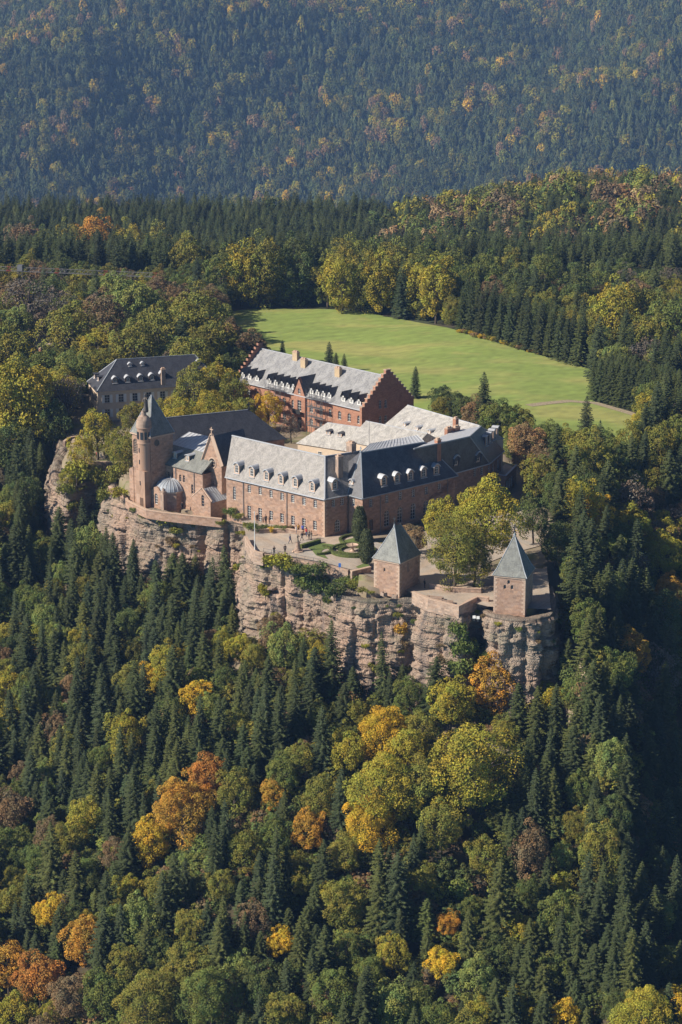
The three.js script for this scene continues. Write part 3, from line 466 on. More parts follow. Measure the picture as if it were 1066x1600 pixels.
// ---------------------------------------------------------------- pale roofed wings round the inner courts
function courtWing(name, label, r0, r1, hr, dep, he, mat, hipL, extra) {
  const e = hor(r0, r1), n = outN(e), b = thing(name, label, 'building', Y(r0.clone().add(r1).multiplyScalar(0.5), 0), 'wings round the inner courts');
  const g0 = hipL ? off(r0, e, -hipL) : r0, f0 = off(g0, n, dep, he), f1 = off(r1, n, dep, he), k0 = off(g0, n, -dep, he), k1 = off(r1, n, -dep, he), a = Y(r0, hr), c = Y(r1, hr);
  part(b, 'wall', block([off(off(f0, n, -0.3), e, 0.3), off(off(f1, n, -0.3), e, -0.3), off(off(k1, n, 0.3), e, -0.3), off(off(k0, n, 0.3), e, 0.3)], -0.6, he - 0.05), M.cream);
  const roof = part(b, 'roof', faces([[f0, f1, c, a], [k1, k0, a, c], [k0, f0, a], [f1, k1, c], [f0, k0, k1, f1]]), mat);
  sub(roof, 'ridge_flashing', beam(a, c, 0.22, 0.1), M.zinc);
  return { b, f: [f0, f1, c, a], e, n, f0, f1 };
}
{
  const C = courtWing('court_wing', 'cream court wing with pale hipped slate roof and two small box dormers', at(512, 660, 11), at(566, 668, 11), 11, 5.4, 7, M.slatePale, 4.5);
  dormersOn(C.b, C.f, [[485, 682], [503, 685.5], [520, 687]].slice(0, 2).map((p) => [p[0] + 28, p[1] - 3]), 1.0, 0.8, { kind: 'box', cheek: M.wood, roof: M.slate });
  for (const t of [0.45, 0.8]) { const p = C.f0.clone().lerp(C.f1, t).addScaledVector(C.n, -0.28); const [f, q] = windowGeo(0.9, 1.4, 'rect', 2, 3), m = mesh('window', f, M.white); m.quaternion.setFromRotationMatrix(new THREE.Matrix4().makeBasis(C.e, YUP, C.n)); m.position.copy(Y(p, 4.6)).sub(bases.get(C.b)); C.b.add(m); sub(m, 'pane', q, M.glass); }
  courtWing('court_wing', 'bright pale roofed court wing behind the refectory zinc roof top', at(572, 657.5, 12.6), at(668, 677, 12.6), 12.6, 6.2, 9.4, M.slatePale, 0);
  const E = courtWing('court_wing', 'large pale grey roofed court wing with small roof vents and a brick chimney', at(637, 632.7, 14), at(750, 665, 14), 14, 7, 10.2, M.slatePale, 0);
  dormersOn(E.b, E.f, [c5(362, 163), c5(431, 184), c5(500, 203)], 0.8, 0.7, { kind: 'box', cheek: M.zinc, roof: M.zinc });
}

// ---------------------------------------------------------------- church: bell tower, nave, aisle, gabled transept
{
  const b = thing('abbey_church', 'pink sandstone abbey church with square bell tower, round stair turret and dark nave roof', 'church', V(-37.8, 0, -403.6));
  // tower
  const t = rectFrom(at(200.5, 674, 13.4), at(239, 679, 13.4), at(276, 675, 13.4)), k = 6.3 / 2;
  for (const [key, i, j] of [['L', -1, -1], ['C', 1, -1], ['R', 1, 1], ['B', -1, 1]]) t[key] = t.c.clone().addScaledVector(t.u, i * k).addScaledVector(t.v, j * k);
  const w = inset(t, 0.25);
  const twin = { w: 1.5, h: 3.1, kind: 'arch', nx: 2, ny: 9, frame: M.trim, pane: M.glass }, tall = { w: 0.75, h: 2.9, kind: 'arch', nx: 1, ny: 5, frame: M.trim };
  wall(b, 'tower_wall', w.L, w.C, -1.6, 13.35, M.pink, survey(w.L, w.C, [[...c2(155, 470), twin], [...c2(124, 685), tall]]), null, 0.6);
  wall(b, 'tower_wall', w.C, w.R, -1.6, 13.35, M.pink, survey(w.C, w.R, [[...c2(318, 445), { w: 1.5, h: 1.5, kind: 'disc', nx: 1, ny: 1, frame: M.trim, sill: false }]]), null, 0.6);
  part(b, 'tower_wall', block([w.R.clone().addScaledVector(w.u, -0.65), w.B, w.L.clone().addScaledVector(w.v, 0.65), w.C.clone().addScaledVector(w.v, 0.65).addScaledVector(w.u, -0.65)], -1.6, 13.3), M.pink);
  const ap = V(t.c.x, 21, t.c.z), cr = [t.L, t.C, t.R, t.B].map((p) => Y(p, 13.35));
  const roof = part(b, 'tower_roof', faces([[cr[0], cr[1], ap], [cr[1], cr[2], ap], [cr[2], cr[3], ap], [cr[3], cr[0], ap], cr.slice().reverse()]), M.slateGreen);
  sub(roof, 'hip_flashing', merge(cr.map((p) => beam(p, ap, 0.16, 0.12))), M.lead);
  part(b, 'cornice', merge([beam(Y(t.L, 13.2), Y(t.C, 13.2), 0.3, 0.25), beam(Y(t.C, 13.2), Y(t.R, 13.2), 0.3, 0.25)]), M.trim);
  // buttress on the left
  const bu = w.L.clone().addScaledVector(w.u, -0.5).addScaledVector(w.v, 0.9); part(b, 'buttress', oriented(faces([[V(-0.7, -1.6, 1), V(0.7, -1.6, 1), V(0.7, 6.2, 1), V(-0.7, 5.4, 1)], [V(-0.7, -1.6, -1), V(-0.7, -1.6, 1), V(-0.7, 5.4, 1), V(-0.7, 5.4, -1)], [V(0.7, -1.6, 1), V(0.7, -1.6, -1), V(0.7, 6.2, -1), V(0.7, 6.2, 1)], [V(-0.7, 5.4, 1), V(0.7, 6.2, 1), V(0.7, 6.2, -1), V(-0.7, 5.4, -1)]]), Y(bu, 0), w.u, YUP, outN(w.u)), M.pink);
  // stair turret
  const fr = outN(w.u), tc = onPlane(...c2(236, 600), Y(w.C, 0), fr); tc.addScaledVector(fr, 0.35); tc.y = 0;
  const R = 1.36;
  part(b, 'stair_turret', new THREE.LatheGeometry([[R, 6.3], [R, 11.8], [R + 0.14, 11.9], [R + 0.14, 12.2], [R, 12.3], [R, 14.9], [R + 0.22, 15.05], [R + 0.22, 15.3], [R, 15.35]].map((p) => new THREE.Vector2(...p)), 36).translate(tc.x, 0, tc.z), M.pink);
  part(b, 'turret_base', oriented(boxAt(2.85, 7.9, 2.6, 0, 2.42, 0), tc, w.u, YUP, fr), M.pink);
  part(b, 'turret_dome', new THREE.LatheGeometry(Array.from({ length: 13 }, (_, i) => { const a = (i / 12) * Math.PI / 2; return new THREE.Vector2(Math.max(0.02, 1.56 * Math.cos(a)), 15.3 + 0.45 * Math.min(1, i / 3) + 2.0 * Math.sin(a)); }), 36).translate(tc.x, 0, tc.z), M.rubble);
  part(b, 'statue_pedestal', new THREE.CylinderGeometry(0.42, 0.6, 1.0, 14).translate(tc.x, 18.0, tc.z), M.rubble);
  for (let i = 0; i < 10; i++) { const a = i / 10 * Math.PI * 2; part(b, 'turret_opening_shade', new THREE.BoxGeometry(0.5, 1.5, 0.12).rotateY(Math.PI / 2 - a).translate(tc.x + Math.cos(a) * R, 13.6, tc.z + Math.sin(a) * R), M.glass); }  // near-black boxes painted in for the darkness inside the openings, no glazing
  for (const y of [10.6, 8.2]) part(b, 'turret_slit_shade', new THREE.BoxGeometry(0.26, 0.9, 0.1).applyMatrix4(new THREE.Matrix4().makeBasis(w.u, YUP, fr).setPosition(tc.x + fr.x * R, y, tc.z + fr.z * R)), M.glass);  // solid dark boxes stand in for the shade within the slits
  for (const y of [3.8]) part(b, 'turret_slit_shade', oriented(boxAt(0.26, 0.9, 0.1, 0, y, 1.3), tc, w.u, YUP, fr), M.glass);  // same dark box for the shaded slit in the base
  part(b, 'door', oriented(boxAt(1.0, 2.2, 0.1, 0.3, -0.3, 1.31), tc, w.u, YUP, fr), M.wood);
  // nave
  const n0 = at(262, 652, 13.6), n1 = at(389, 640, 13.0), e1 = at(449, 686, 7.5), eN = hor(n0, n1), e0 = off(e1, eN, -23, 7.5), kN = outN(eN), g0 = off(n0, eN, -2), r1 = off(n1, kN, -9, 7.5), r0 = off(g0, kN, -9, 7.5), em = off(off(n0, kN, 7.2, 8.2), eN, -1);
  const nave = part(b, 'nave_roof', faces([[em, e1, n1, g0], [r1, r0, g0, n1], [e1, r1, n1], [r0, em, g0]]), M.slateNight);
  sub(nave, 'ridge_flashing', beam(g0, n1, 0.2, 0.14), M.lead);
  part(b, 'nave_wall', block([off(em, kN, -0.4), off(off(e1, kN, -0.4), eN, -0.5), off(off(r1, kN, 0.4), eN, -0.3), off(r0, kN, 0.4)], -0.5, 7.4), M.pink);
  cross(b, n1, 1.1, eN);
  // aisle
  const a0 = at(243, 722, 7), a1 = at(315, 740.5, 7), eL = hor(a0, a1), nL = outN(eL), m0 = off(a0, nL, -4.2, 10), m1 = off(a1, nL, -4.2, 10), z0 = off(a0, nL, -9.5, 11.6), z1 = off(a1, nL, -9.5, 11.6);
  const aw0 = off(a0, nL, -0.3), aw1 = off(a1, nL, -0.3), arch = { w: 0.62, h: 1.5, kind: 'arch', nx: 1, ny: 3, frame: M.trim };
  wall(b, 'aisle_wall', aw0, aw1, -1.4, 6.9, M.pink, survey(aw0, aw1, [[404, 690], [430, 692], [493, 712], [521, 718]].map((p) => [...c2(...p), arch]).concat([[...c2(584, 795), { w: 0.6, h: 2, kind: 'arch', nx: 1, ny: 3, frame: M.trim }]])));
  part(b, 'aisle_core', block([off(a0, nL, -0.9), off(off(a1, nL, -0.9), eL, -0.2), off(off(z1, nL, 0), eL, -0.2), z0], -1.4, 6.7), M.pink);
  const ar = part(b, 'aisle_roof', faces([[a0, a1, m1, m0], [a1, z1, m1], [z0, a0, m0], [z1, z0, a0, a1].map((p) => Y(p, 6.9))]), M.slateGreen);
  const zt = sub(ar, 'zinc_slope', faces([[m0, m1, z1, z0]]), M.zinc); part(b, 'roof_seams', merge(Array.from({ length: 15 }, (_, i) => beam(Y(m0.clone().lerp(m1, i / 14), m0.y + 0.04), Y(z0.clone().lerp(z1, i / 14), z0.y + 0.04), 0.07, 0.1))), M.zinc);
  dormersOn(b, [a0, a1, m1, m0], [c2(455, 562), c2(548, 583)], 1.0, 1.2, { kind: 'box', cheek: M.slate, roof: M.zinc });
  for (const px of [462, 600]) pipe(b, onPlane(...c2(px, 720), aw0, nL), -1, 6.9, nL);
  // gabled transept with a round window
  const gl = at(313, 724, 8.4), gr = at(352, 727, 8.4), gd = hor(off(gl, eL, 0), off(gl, eL, 1)), W = 5.4, mid = gl.clone().add(gr).multiplyScalar(0.5); mid.copy(off(mid, nL, 0.15)); const q0 = off(mid, gd, -W / 2), q1 = off(mid, gd, W / 2), apexY = 14.4;
  const rose = survey(q0, q1, [[...c2(738, 598), { w: 1.8, h: 1.8, kind: 'disc', nx: 3, ny: 3, frame: M.trim, sill: false }], ...[[712, 750], [740, 747], [770, 760]].map((p) => [...c2(...p), { w: 0.4, h: 1.0, kind: 'arch', nx: 1, ny: 2, frame: M.trim }])]);
  wall(b, 'transept_gable', q0, q1, -1.4, 0, M.pink, rose, [[0.003, -1.4], [W - 0.003, -1.4], [W - 0.003, 8.6], [W / 2, apexY], [0.003, 8.6]], 0.6);
  const gap = Y(off(mid, nL, -0.3), apexY - 0.25), gb = off(gap, nL, -8.5, apexY - 0.25), s0 = off(q0, nL, -0.55, 8.3), s1 = off(q1, nL, -0.55, 8.3), y0 = off(s0, nL, -8, 8.3), y1 = off(s1, nL, -8, 8.3);
  part(b, 'transept_wall', block([off(s0, gd, 0.1), off(s1, gd, -0.1), off(y1, gd, -0.1), off(y0, gd, 0.1)], -1.4, 8.25), M.pink);
  part(b, 'transept_roof', faces([[s0, gap, gb, y0], [s1, y1, gb, gap], [s0, s1, gap], [y1, y0, gb]]), M.slate);
  part(b, 'gable_coping', merge([beam(Y(off(q0, gd, -0.15), 8.5), Y(mid, apexY + 0.1), 0.75, 0.2), beam(Y(off(q1, gd, 0.15), 8.5), Y(mid, apexY + 0.1), 0.75, 0.2)]), M.trim);
  cross(b, Y(mid, apexY + 0.15), 1.0, gd, M.trim);
  part(b, 'rose_surround', oriented(new THREE.TorusGeometry(1.02, 0.14, 8, 28), V(q0.x, 0, q0.z).addScaledVector(gd, rose[0].u).add(V(0, rose[0].v + 0.9, 0)), gd, YUP, nL), M.trim);

  // small gabled chapel with zinc roof
  const c = thing('gabled_chapel', 'small gabled sandstone chapel with ribbed metal roof below the round window', 'chapel', Y(at(320, 800, -1), -1));
  const L = at(301, 800, -1), Rr = at(338, 805, -1), d = hor(L, off(L, eL, 1)), ww = Math.hypot(Rr.x - L.x, Rr.z - L.z) * 0.98, p0 = L, p1 = off(L, d, ww), n = outN(d), ey = 2.1, ay = 4.3, len = 5.2;
  wall(c, 'gable_wall', p0, p1, -2, 0, M.pink, survey(p0, p1, [[...c2(664, 885), { w: 0.8, h: 2.4, kind: 'arch', nx: 1, ny: 4, frame: M.trim }]]), [[0.003, -2], [ww - 0.003, -2], [ww - 0.003, ey], [ww / 2, ay], [0.003, ey]]);
  const f0 = off(p0, n, -0.5, ey), f1 = off(p1, n, -0.5, ey), k0 = off(p0, n, -len, ey), k1 = off(p1, n, -len, ey), ra = Y(off(off(p0, d, ww / 2), n, -0.5), ay - 0.15), rb = Y(off(off(p0, d, ww / 2), n, -len), ay - 0.15);
  part(c, 'side_wall', block([off(f0, d, 0.02), off(f1, d, -0.02), off(k1, d, -0.02), off(k0, d, 0.02)], -2, ey - 0.05), M.pink);
  const o1 = off(f1, d, 0.3, ey - 0.2), o0 = off(f0, d, -0.3, ey - 0.2), j1 = off(k1, d, 0.3, ey - 0.2), j0 = off(k0, d, -0.3, ey - 0.2);
  const cz = part(c, 'roof', faces([[o1, j1, rb, ra], [j0, o0, ra, rb], [o0, o1, ra], [j1, j0, rb]]), M.zinc);
  sub(cz, 'seams', merge(Array.from({ length: 9 }, (_, i) => beam(Y(o1.clone().lerp(j1, i / 8), o1.y + 0.04), Y(ra.clone().lerp(rb, i / 8), ra.y + 0.04), 0.08, 0.1))), M.lead);
  part(c, 'gable_coping', merge([beam(Y(off(off(p0, d, -0.1), n, -0.25), ey), Y(off(off(p0, d, ww / 2), n, -0.25), ay + 0.05), 0.6, 0.16), beam(Y(off(off(p1, d, 0.1), n, -0.25), ey), Y(off(off(p0, d, ww / 2), n, -0.25), ay + 0.05), 0.6, 0.16)]), M.trim);
  cross(c, Y(off(off(p0, d, ww / 2), n, -0.25), ay + 0.1), 0.5, d, M.trim);

  // domed chapel
  const dc = at(266, 795, -1).add(V(0, 0, -3.2)), D = thing('domed_chapel', 'small domed chapel with ribbed lead dome and arched front beside the stair turret', 'chapel', Y(dc, -1));
  const RR = 3.15, seg = 8, ring = (r, y, turn = 0) => Array.from({ length: seg }, (_, i) => V(dc.x + r * Math.cos((i + 0.5) / seg * Math.PI * 2 + turn), y, dc.z + r * Math.sin((i + 0.5) / seg * Math.PI * 2 + turn)));
  const turn = Math.atan2(nL.z, nL.x);
  part(D, 'wall', block(ring(RR, 0, turn), -2, 2.1), M.pink);
  part(D, 'cornice', block(ring(RR + 0.2, 0, turn), 2.103, 2.4), M.trim);
  const dm = part(D, 'dome', new THREE.LatheGeometry(Array.from({ length: 12 }, (_, i) => { const a = i / 11 * Math.PI / 2; return new THREE.Vector2(Math.max(0.02, (RR + 0.1) * Math.cos(a)), 2.4 + 2.1 * Math.sin(a)); }), 40).translate(dc.x, 0, dc.z), M.lead);
  const ribs = []; for (let i = 0; i < 24; i++) { const a = i / 24 * Math.PI * 2, pts = Array.from({ length: 7 }, (_, q) => { const f = q / 6 * 1.45; return V(dc.x + (RR + 0.13) * Math.cos(f) * Math.cos(a), 2.42 + 2.13 * Math.sin(f), dc.z + (RR + 0.13) * Math.cos(f) * Math.sin(a)); }); ribs.push(new THREE.TubeGeometry(new THREE.CatmullRomCurve3(pts), 8, 0.05, 4)); }
  sub(dm, 'dome_ribs', merge(ribs), M.zinc);
  part(D, 'finial', new THREE.SphereGeometry(0.2, 10, 8).translate(dc.x, 4.65, dc.z), M.lead);
  // arched front towards the left
  const fo = off(off(dc, nL, RR * 0.98), eL, -0.6); fo.y = 0; const fs = new THREE.Shape(); fs.moveTo(-1.25, -2); fs.lineTo(1.25, -2); fs.lineTo(1.25, 2); fs.absarc(0, 2, 1.25, 0, Math.PI, false); fs.closePath(); const hole = shapeOf(0.85, 2.2, true); fs.holes.push(new THREE.Path(hole.getPoints(8).map((p) => new THREE.Vector2(p.x, p.y - 0.3))));
  part(D, 'front', oriented(new THREE.ExtrudeGeometry(fs, { depth: 0.7, bevelEnabled: false, curveSegments: 14 }), off(fo, nL, -0.3), eL, YUP, nL), M.pink);
  const [wf, wp] = windowGeo(0.85, 2.2, 'arch', 2, 4), fm = mesh('window', wf, M.white); fm.quaternion.setFromRotationMatrix(new THREE.Matrix4().makeBasis(eL, YUP, nL)); fm.position.copy(off(fo, nL, 0.2, -0.3)).sub(bases.get(D)); D.add(fm); sub(fm, 'pane', wp, M.glass);
  for (const s of [-1, 1]) { const o = off(off(fo, eL, s * 1.75), nL, 0); part(D, 'pier', oriented(merge([boxAt(0.9, 4.4, 0.9, 0, 0.2, 0), boxAt(1.1, 0.2, 1.1, 0, 2.5, 0), new THREE.ConeGeometry(0.4, 0.8, 8).translate(0, 3, 0)]), o, eL, YUP, nL), M.rubble); }
}

// ---------------------------------------------------------------- two tower chapels on the rock
function towerChapel(name, label, rect, y0, he, apex, ridge, mat, roofMat, wins, crossS) {
  const b = thing(name, label, 'chapel', Y(rect.c, y0)), w = inset(rect, 0.28);
  wall(b, 'wall', w.L, w.C, y0, he - 0.05, mat, survey(w.L, w.C, wins[0]), null, 0.5); wall(b, 'wall', w.C, w.R, y0, he - 0.05, mat, survey(w.C, w.R, wins[1]), null, 0.5);
  part(b, 'wall', block([w.R.clone().addScaledVector(w.u, -0.55), w.B, w.L.clone().addScaledVector(w.v, 0.55), w.C.clone().addScaledVector(w.v, 0.55).addScaledVector(w.u, -0.55)], y0, he - 0.06), mat);
  const neg = (q) => q.clone().negate(); quoins(b, w.C, neg(w.u), w.v, y0 + 0.3, he - 0.4); quoins(b, w.L, w.u, w.v, y0 + 0.3, he - 0.4); quoins(b, w.R, neg(w.u), neg(w.v), y0 + 0.3, he - 0.4);
  // slightly bell-cast hipped roof
  const c = [rect.L, rect.C, rect.R, rect.B], k = 0.2, a0 = rect.c.clone().addScaledVector(rect.v, -ridge / 2).setY(apex), a1 = rect.c.clone().addScaledVector(rect.v, ridge / 2).setY(apex), tops = [a0, a0, a1, a1];
  const e = c.map((p) => Y(p, he)), m = c.map((p, i) => { const q = Y(p, he).lerp(tops[i], k); q.y -= 0.28; return q; });
  const polys = []; for (let i = 0; i < 4; i++) { const j = (i + 1) % 4; polys.push([e[i], e[j], m[j], m[i]]); polys.push(tops[i] === tops[j] ? [m[i], m[j], tops[i]] : [m[i], m[j], tops[j], tops[i]]); }
  polys.push(e.slice().reverse());
  const roof = part(b, 'roof', faces(polys), roofMat);
  sub(roof, 'hip_flashing', merge(c.flatMap((p, i) => [beam(e[i], m[i], 0.12, 0.1), beam(m[i], tops[i], 0.12, 0.1)])), M.lead);
  part(b, 'cornice', merge([beam(Y(w.L, he - 0.18), Y(w.C, he - 0.18), 0.3, 0.24), beam(Y(w.C, he - 0.18), Y(w.R, he - 0.18), 0.3, 0.24)]), M.trim);
  part(b, 'finial', new THREE.ConeGeometry(0.22, 0.9, 10).translate(a0.x, apex + 0.35, a0.z), M.lead);
  cross(b, Y(a0, apex + 0.6), crossS, rect.u);
  return b;
}
const CH1 = rectFrom(at(...c6(56, 307), 4.5), at(...c6(212, 331), 4.5), at(...c6(347, 283), 4.5)), CH2 = rectFrom(at(...c6(695, 396), 5), at(...c6(876, 413), 5), at(...c6(922, 360), 5));
const slit = (w, h) => ({ w, h, kind: 'arch', nx: 1, ny: 1, frame: M.trim, pane: M.glass, sill: false });
towerChapel('tower_chapel', 'squat sandstone tower chapel with broad hipped slate roof next to the garden', CH1, -2, 4.5, 10.2, 1.9, M.pink, M.slateGreen, [[[...c6(136, 368), slit(0.4, 0.7)]], [[...c6(258, 355), slit(0.4, 1.8)]]], 0.75);
towerChapel('tower_chapel', 'slender sandstone tower chapel with tall pointed slate roof on the outermost rock', CH2, -2, 5.0, 11.6, 0.02, M.pink, M.slateGreen, [[[...c6(783, 432), slit(0.5, 0.75)], [...c6(763, 457), slit(0.5, 0.8)], [...c6(800, 459), slit(0.5, 0.8)]], []], 0.75);

// ---------------------------------------------------------------- stepped gable building with scaffolding
{
  const r = rectFrom(at(...c4(62, 258), 8), at(...c4(715, 441), 8), at(...c4(972, 375), 8)), b = thing('stepped_gable_house', 'long red sandstone house with stepped gables and a row of pointed dormers under scaffolding', 'building', Y(r.C, 0));
  const he = 8, hr = 14.6, f0 = r.L, f1 = r.C, k0 = r.B, k1 = r.R, d = r.u, n = outN(d), v = r.v;
  const a = Y(f0.clone().lerp(k0, 0.5), hr), c = Y(f1.clone().lerp(k1, 0.5), hr), F = [Y(f0, he), Y(f1, he), c, a];
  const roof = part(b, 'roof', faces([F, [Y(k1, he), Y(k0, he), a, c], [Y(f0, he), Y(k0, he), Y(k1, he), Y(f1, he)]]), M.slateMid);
  sub(roof, 'ridge_flashing', beam(a, c, 0.25, 0.12), M.zinc);
  const w0 = off(f0, n, -0.4), w1 = off(f1, n, -0.4), bw = { w: 1.05, h: 1.9, kind: 'arch', nx: 2, ny: 3 };
  const L = w0.distanceTo(w1), wins = []; for (let i = 0; i < 14; i++) for (const y of [1.2, 4.6]) { const u = 1.7 + i * (L - 3.4) / 13; if (Math.abs(u - L * 0.525) > 1.2) wins.push({ ...bw, u, v: y }); }
  wins.push({ w: 1.4, h: 2.6, u: L * 0.525, v: 4.4, nx: 2, ny: 4 }, { w: 1.3, h: 2.7, u: L * 0.525, v: 0.2, nx: 2, ny: 4, frame: M.wood });
  wall(b, 'wall', w0, w1, -0.8, he - 0.05, M.brick, wins);
  part(b, 'rear_wall', block([off(off(w0, n, -0.5), d, 0.5), off(off(w1, n, -0.5), d, -0.5), off(off(k1, n, 0.4), d, -0.5), off(off(k0, n, 0.4), d, 0.5)], -0.8, he - 0.06), M.brick);
  // stepped gables
  const dep = r.d, steps = 9, half = dep / 2;
  const clean = (() => { const p = [[-0.3, -0.8]]; for (let i = 0; i <= steps; i++) { const y = he + 0.7 + (hr + 0.7 - he) * i / steps, u0 = -0.3 + (half - 0.2) * i / (steps + 0.3); p.push([u0, y], [-0.3 + (half - 0.2) * (i + 1) / (steps + 0.3), y]); } p.pop(); p.push([half + half - p.at(-1)[0], p.at(-1)[1]]); const q = p.slice(0, -1).slice(0, -1).map(([u, y]) => [dep - u, y]).reverse(); return [...p, ...q]; })();
  const gwin = [[c4(832, 397)], [c4(863, 393)], [c4(833, 483)], [c4(863, 480)]].map(([p]) => [...p, { w: 0.85, h: 1.9, kind: 'arch', nx: 2, ny: 3 }]);
  wall(b, 'stepped_gable', f1, k1, -0.8, 0, M.brick, survey(f1, k1, gwin), clean, 0.7);
  wall(b, 'stepped_gable', k0, f0, -0.8, 0, M.brick, [], clean, 0.7);
  for (const [o, dd] of [[f1, v], [f0, v]]) { const nn = o === f1 ? d.clone() : d.clone().negate(), caps = []; for (let i = 0; i <= steps; i++) for (const s of [0, 1]) { const y = he + 0.7 + (hr + 0.7 - he) * i / steps, u = -0.3 + (half - 0.2) * (i + 0.5) / (steps + 0.3), uu = s ? dep - u : u; caps.push(oriented(boxAt((half) / steps + 0.1, 0.14, 0.95, 0, 0, -0.35), V(o.x, y + 0.073, o.z).addScaledVector(dd, uu), dd, YUP, nn)); } part(b, 'gable_coping', merge(caps), M.trim); }
  // centre gable
  const cg = w0.clone().addScaledVector(d, L * 0.525), g0 = off(off(cg, d, -1.9), n, 0.5), g1 = off(off(cg, d, 1.9), n, 0.5);
  wall(b, 'centre_gable', g0, g1, -0.8, 0, M.brick, [{ w: 1.3, h: 2.5, u: 1.9, v: 4.4, nx: 2, ny: 4 }, { w: 1.3, h: 2.6, u: 1.9, v: 0.3, nx: 2, ny: 4, frame: M.wood }, { w: 0.9, h: 1.3, kind: 'arch', u: 1.9, v: 8.4, nx: 2, ny: 2 }], [[0, -0.8], [3.8, -0.8], [3.8, 8.6], [1.9, 12.4], [0, 8.6]]);
  const gr = Y(off(cg, n, 0.75), 12.35), gk = Y(off(cg, n, -7), 12.35), q0 = off(off(g0, d, -0.25), n, 0.3, 8.2), q1 = off(off(g1, d, 0.25), n, 0.3, 8.2), k2 = off(q0, n, -5.5), k3 = off(q1, n, -5.5);
  part(b, 'centre_gable_roof', faces([[q0, gr, gk, k2], [gr, q1, k3, gk]]), M.slate);
  part(b, 'balcony', merge([oriented(boxAt(2.6, 0.2, 1.1, 0, 4, 0.5), Y(off(cg, n, 0.5), 0), d, YUP, n), oriented(boxAt(2.6, 0.9, 0.06, 0, 4.5, 1.0), Y(off(cg, n, 0.5), 0), d, YUP, n)]), M.iron);
  // pointed dormers, rows either side of the centre gable
  const slope = (hr - he) / half;
  for (const t of [0.05, 0.105, 0.165, 0.265, 0.315, 0.365, 0.41, 0.455, 0.595, 0.64, 0.685, 0.73, 0.835, 0.895, 0.95]) { const o = Y(f0.clone().lerp(f1, t), he).addScaledVector(n, -0.9); o.y = he + 0.9 * slope; dormer(b, o, n, slope, 1.15, 1.25, { kind: 'gablet', roof: M.slate, cheek: M.slate, front: M.white }); }  // dormer roofs and cheeks darker than the main roof, shade put into their colour
  for (const [x, y] of [[365, 145], [410, 185], [600, 235]]) { const p = onPlane(...c4(x, y), F[0], planeOf(F)); chimney(b, p, 1.6, 0.9, p.y - 1.2, p.y + 1.6, d, plain([0.5, 0.38, 0.24], 'buff brick', 0.9, 0, 0.15)); }
  part(b, 'gutter', beam(off(Y(f0, he - 0.06), n, 0.08), off(Y(f1, he - 0.06), n, 0.08), 0.2), M.zinc);
  // scaffolds
  for (const [t, lab] of [[0.3, 'steel tube scaffold against the red house left of its centre gable'], [0.62, 'steel tube scaffold against the red house right of its centre gable']]) {
    const base = Y(f0.clone().lerp(f1, t), -0.4).addScaledVector(n, 0.7), s = thing('scaffold', lab, 'scaffold', base, 'scaffolds on the red house');
    for (let i = 0; i < 4; i++) for (const e of [0, 1]) part(s, 'standard', beam(base.clone().addScaledVector(d, i * 1.8).addScaledVector(n, e * 1.1), base.clone().addScaledVector(d, i * 1.8).addScaledVector(n, e * 1.1).add(V(0, 11, 0)), 0.1), M.metal);
    for (const y of [2.4, 4.6, 6.8, 8.9]) { part(s, 'deck', beam(base.clone().addScaledVector(n, 0.55).add(V(0, y, 0)), base.clone().addScaledVector(n, 0.55).addScaledVector(d, 5.4).add(V(0, y, 0)), 1.0, 0.08), M.metal); part(s, 'guard_rail', merge([beam(base.clone().addScaledVector(n, 1.1).add(V(0, y + 1, 0)), base.clone().addScaledVector(n, 1.1).addScaledVector(d, 5.4).add(V(0, y + 1, 0)), 0.08), beam(base.clone().addScaledVector(n, 1.1).add(V(0, y + 0.5, 0)), base.clone().addScaledVector(n, 1.1).addScaledVector(d, 5.4).add(V(0, y + 0.5, 0)), 0.08)]), M.metal); }
    for (let i = 0; i < 3; i++) part(s, 'brace', beam(base.clone().addScaledVector(n, 1.1).addScaledVector(d, i * 1.8).add(V(0, i * 2.2 + 2.4, 0)), base.clone().addScaledVector(n, 1.1).addScaledVector(d, i * 1.8 + 1.8).add(V(0, i * 2.2 + 4.6, 0)), 0.07), M.metal);
  }
}
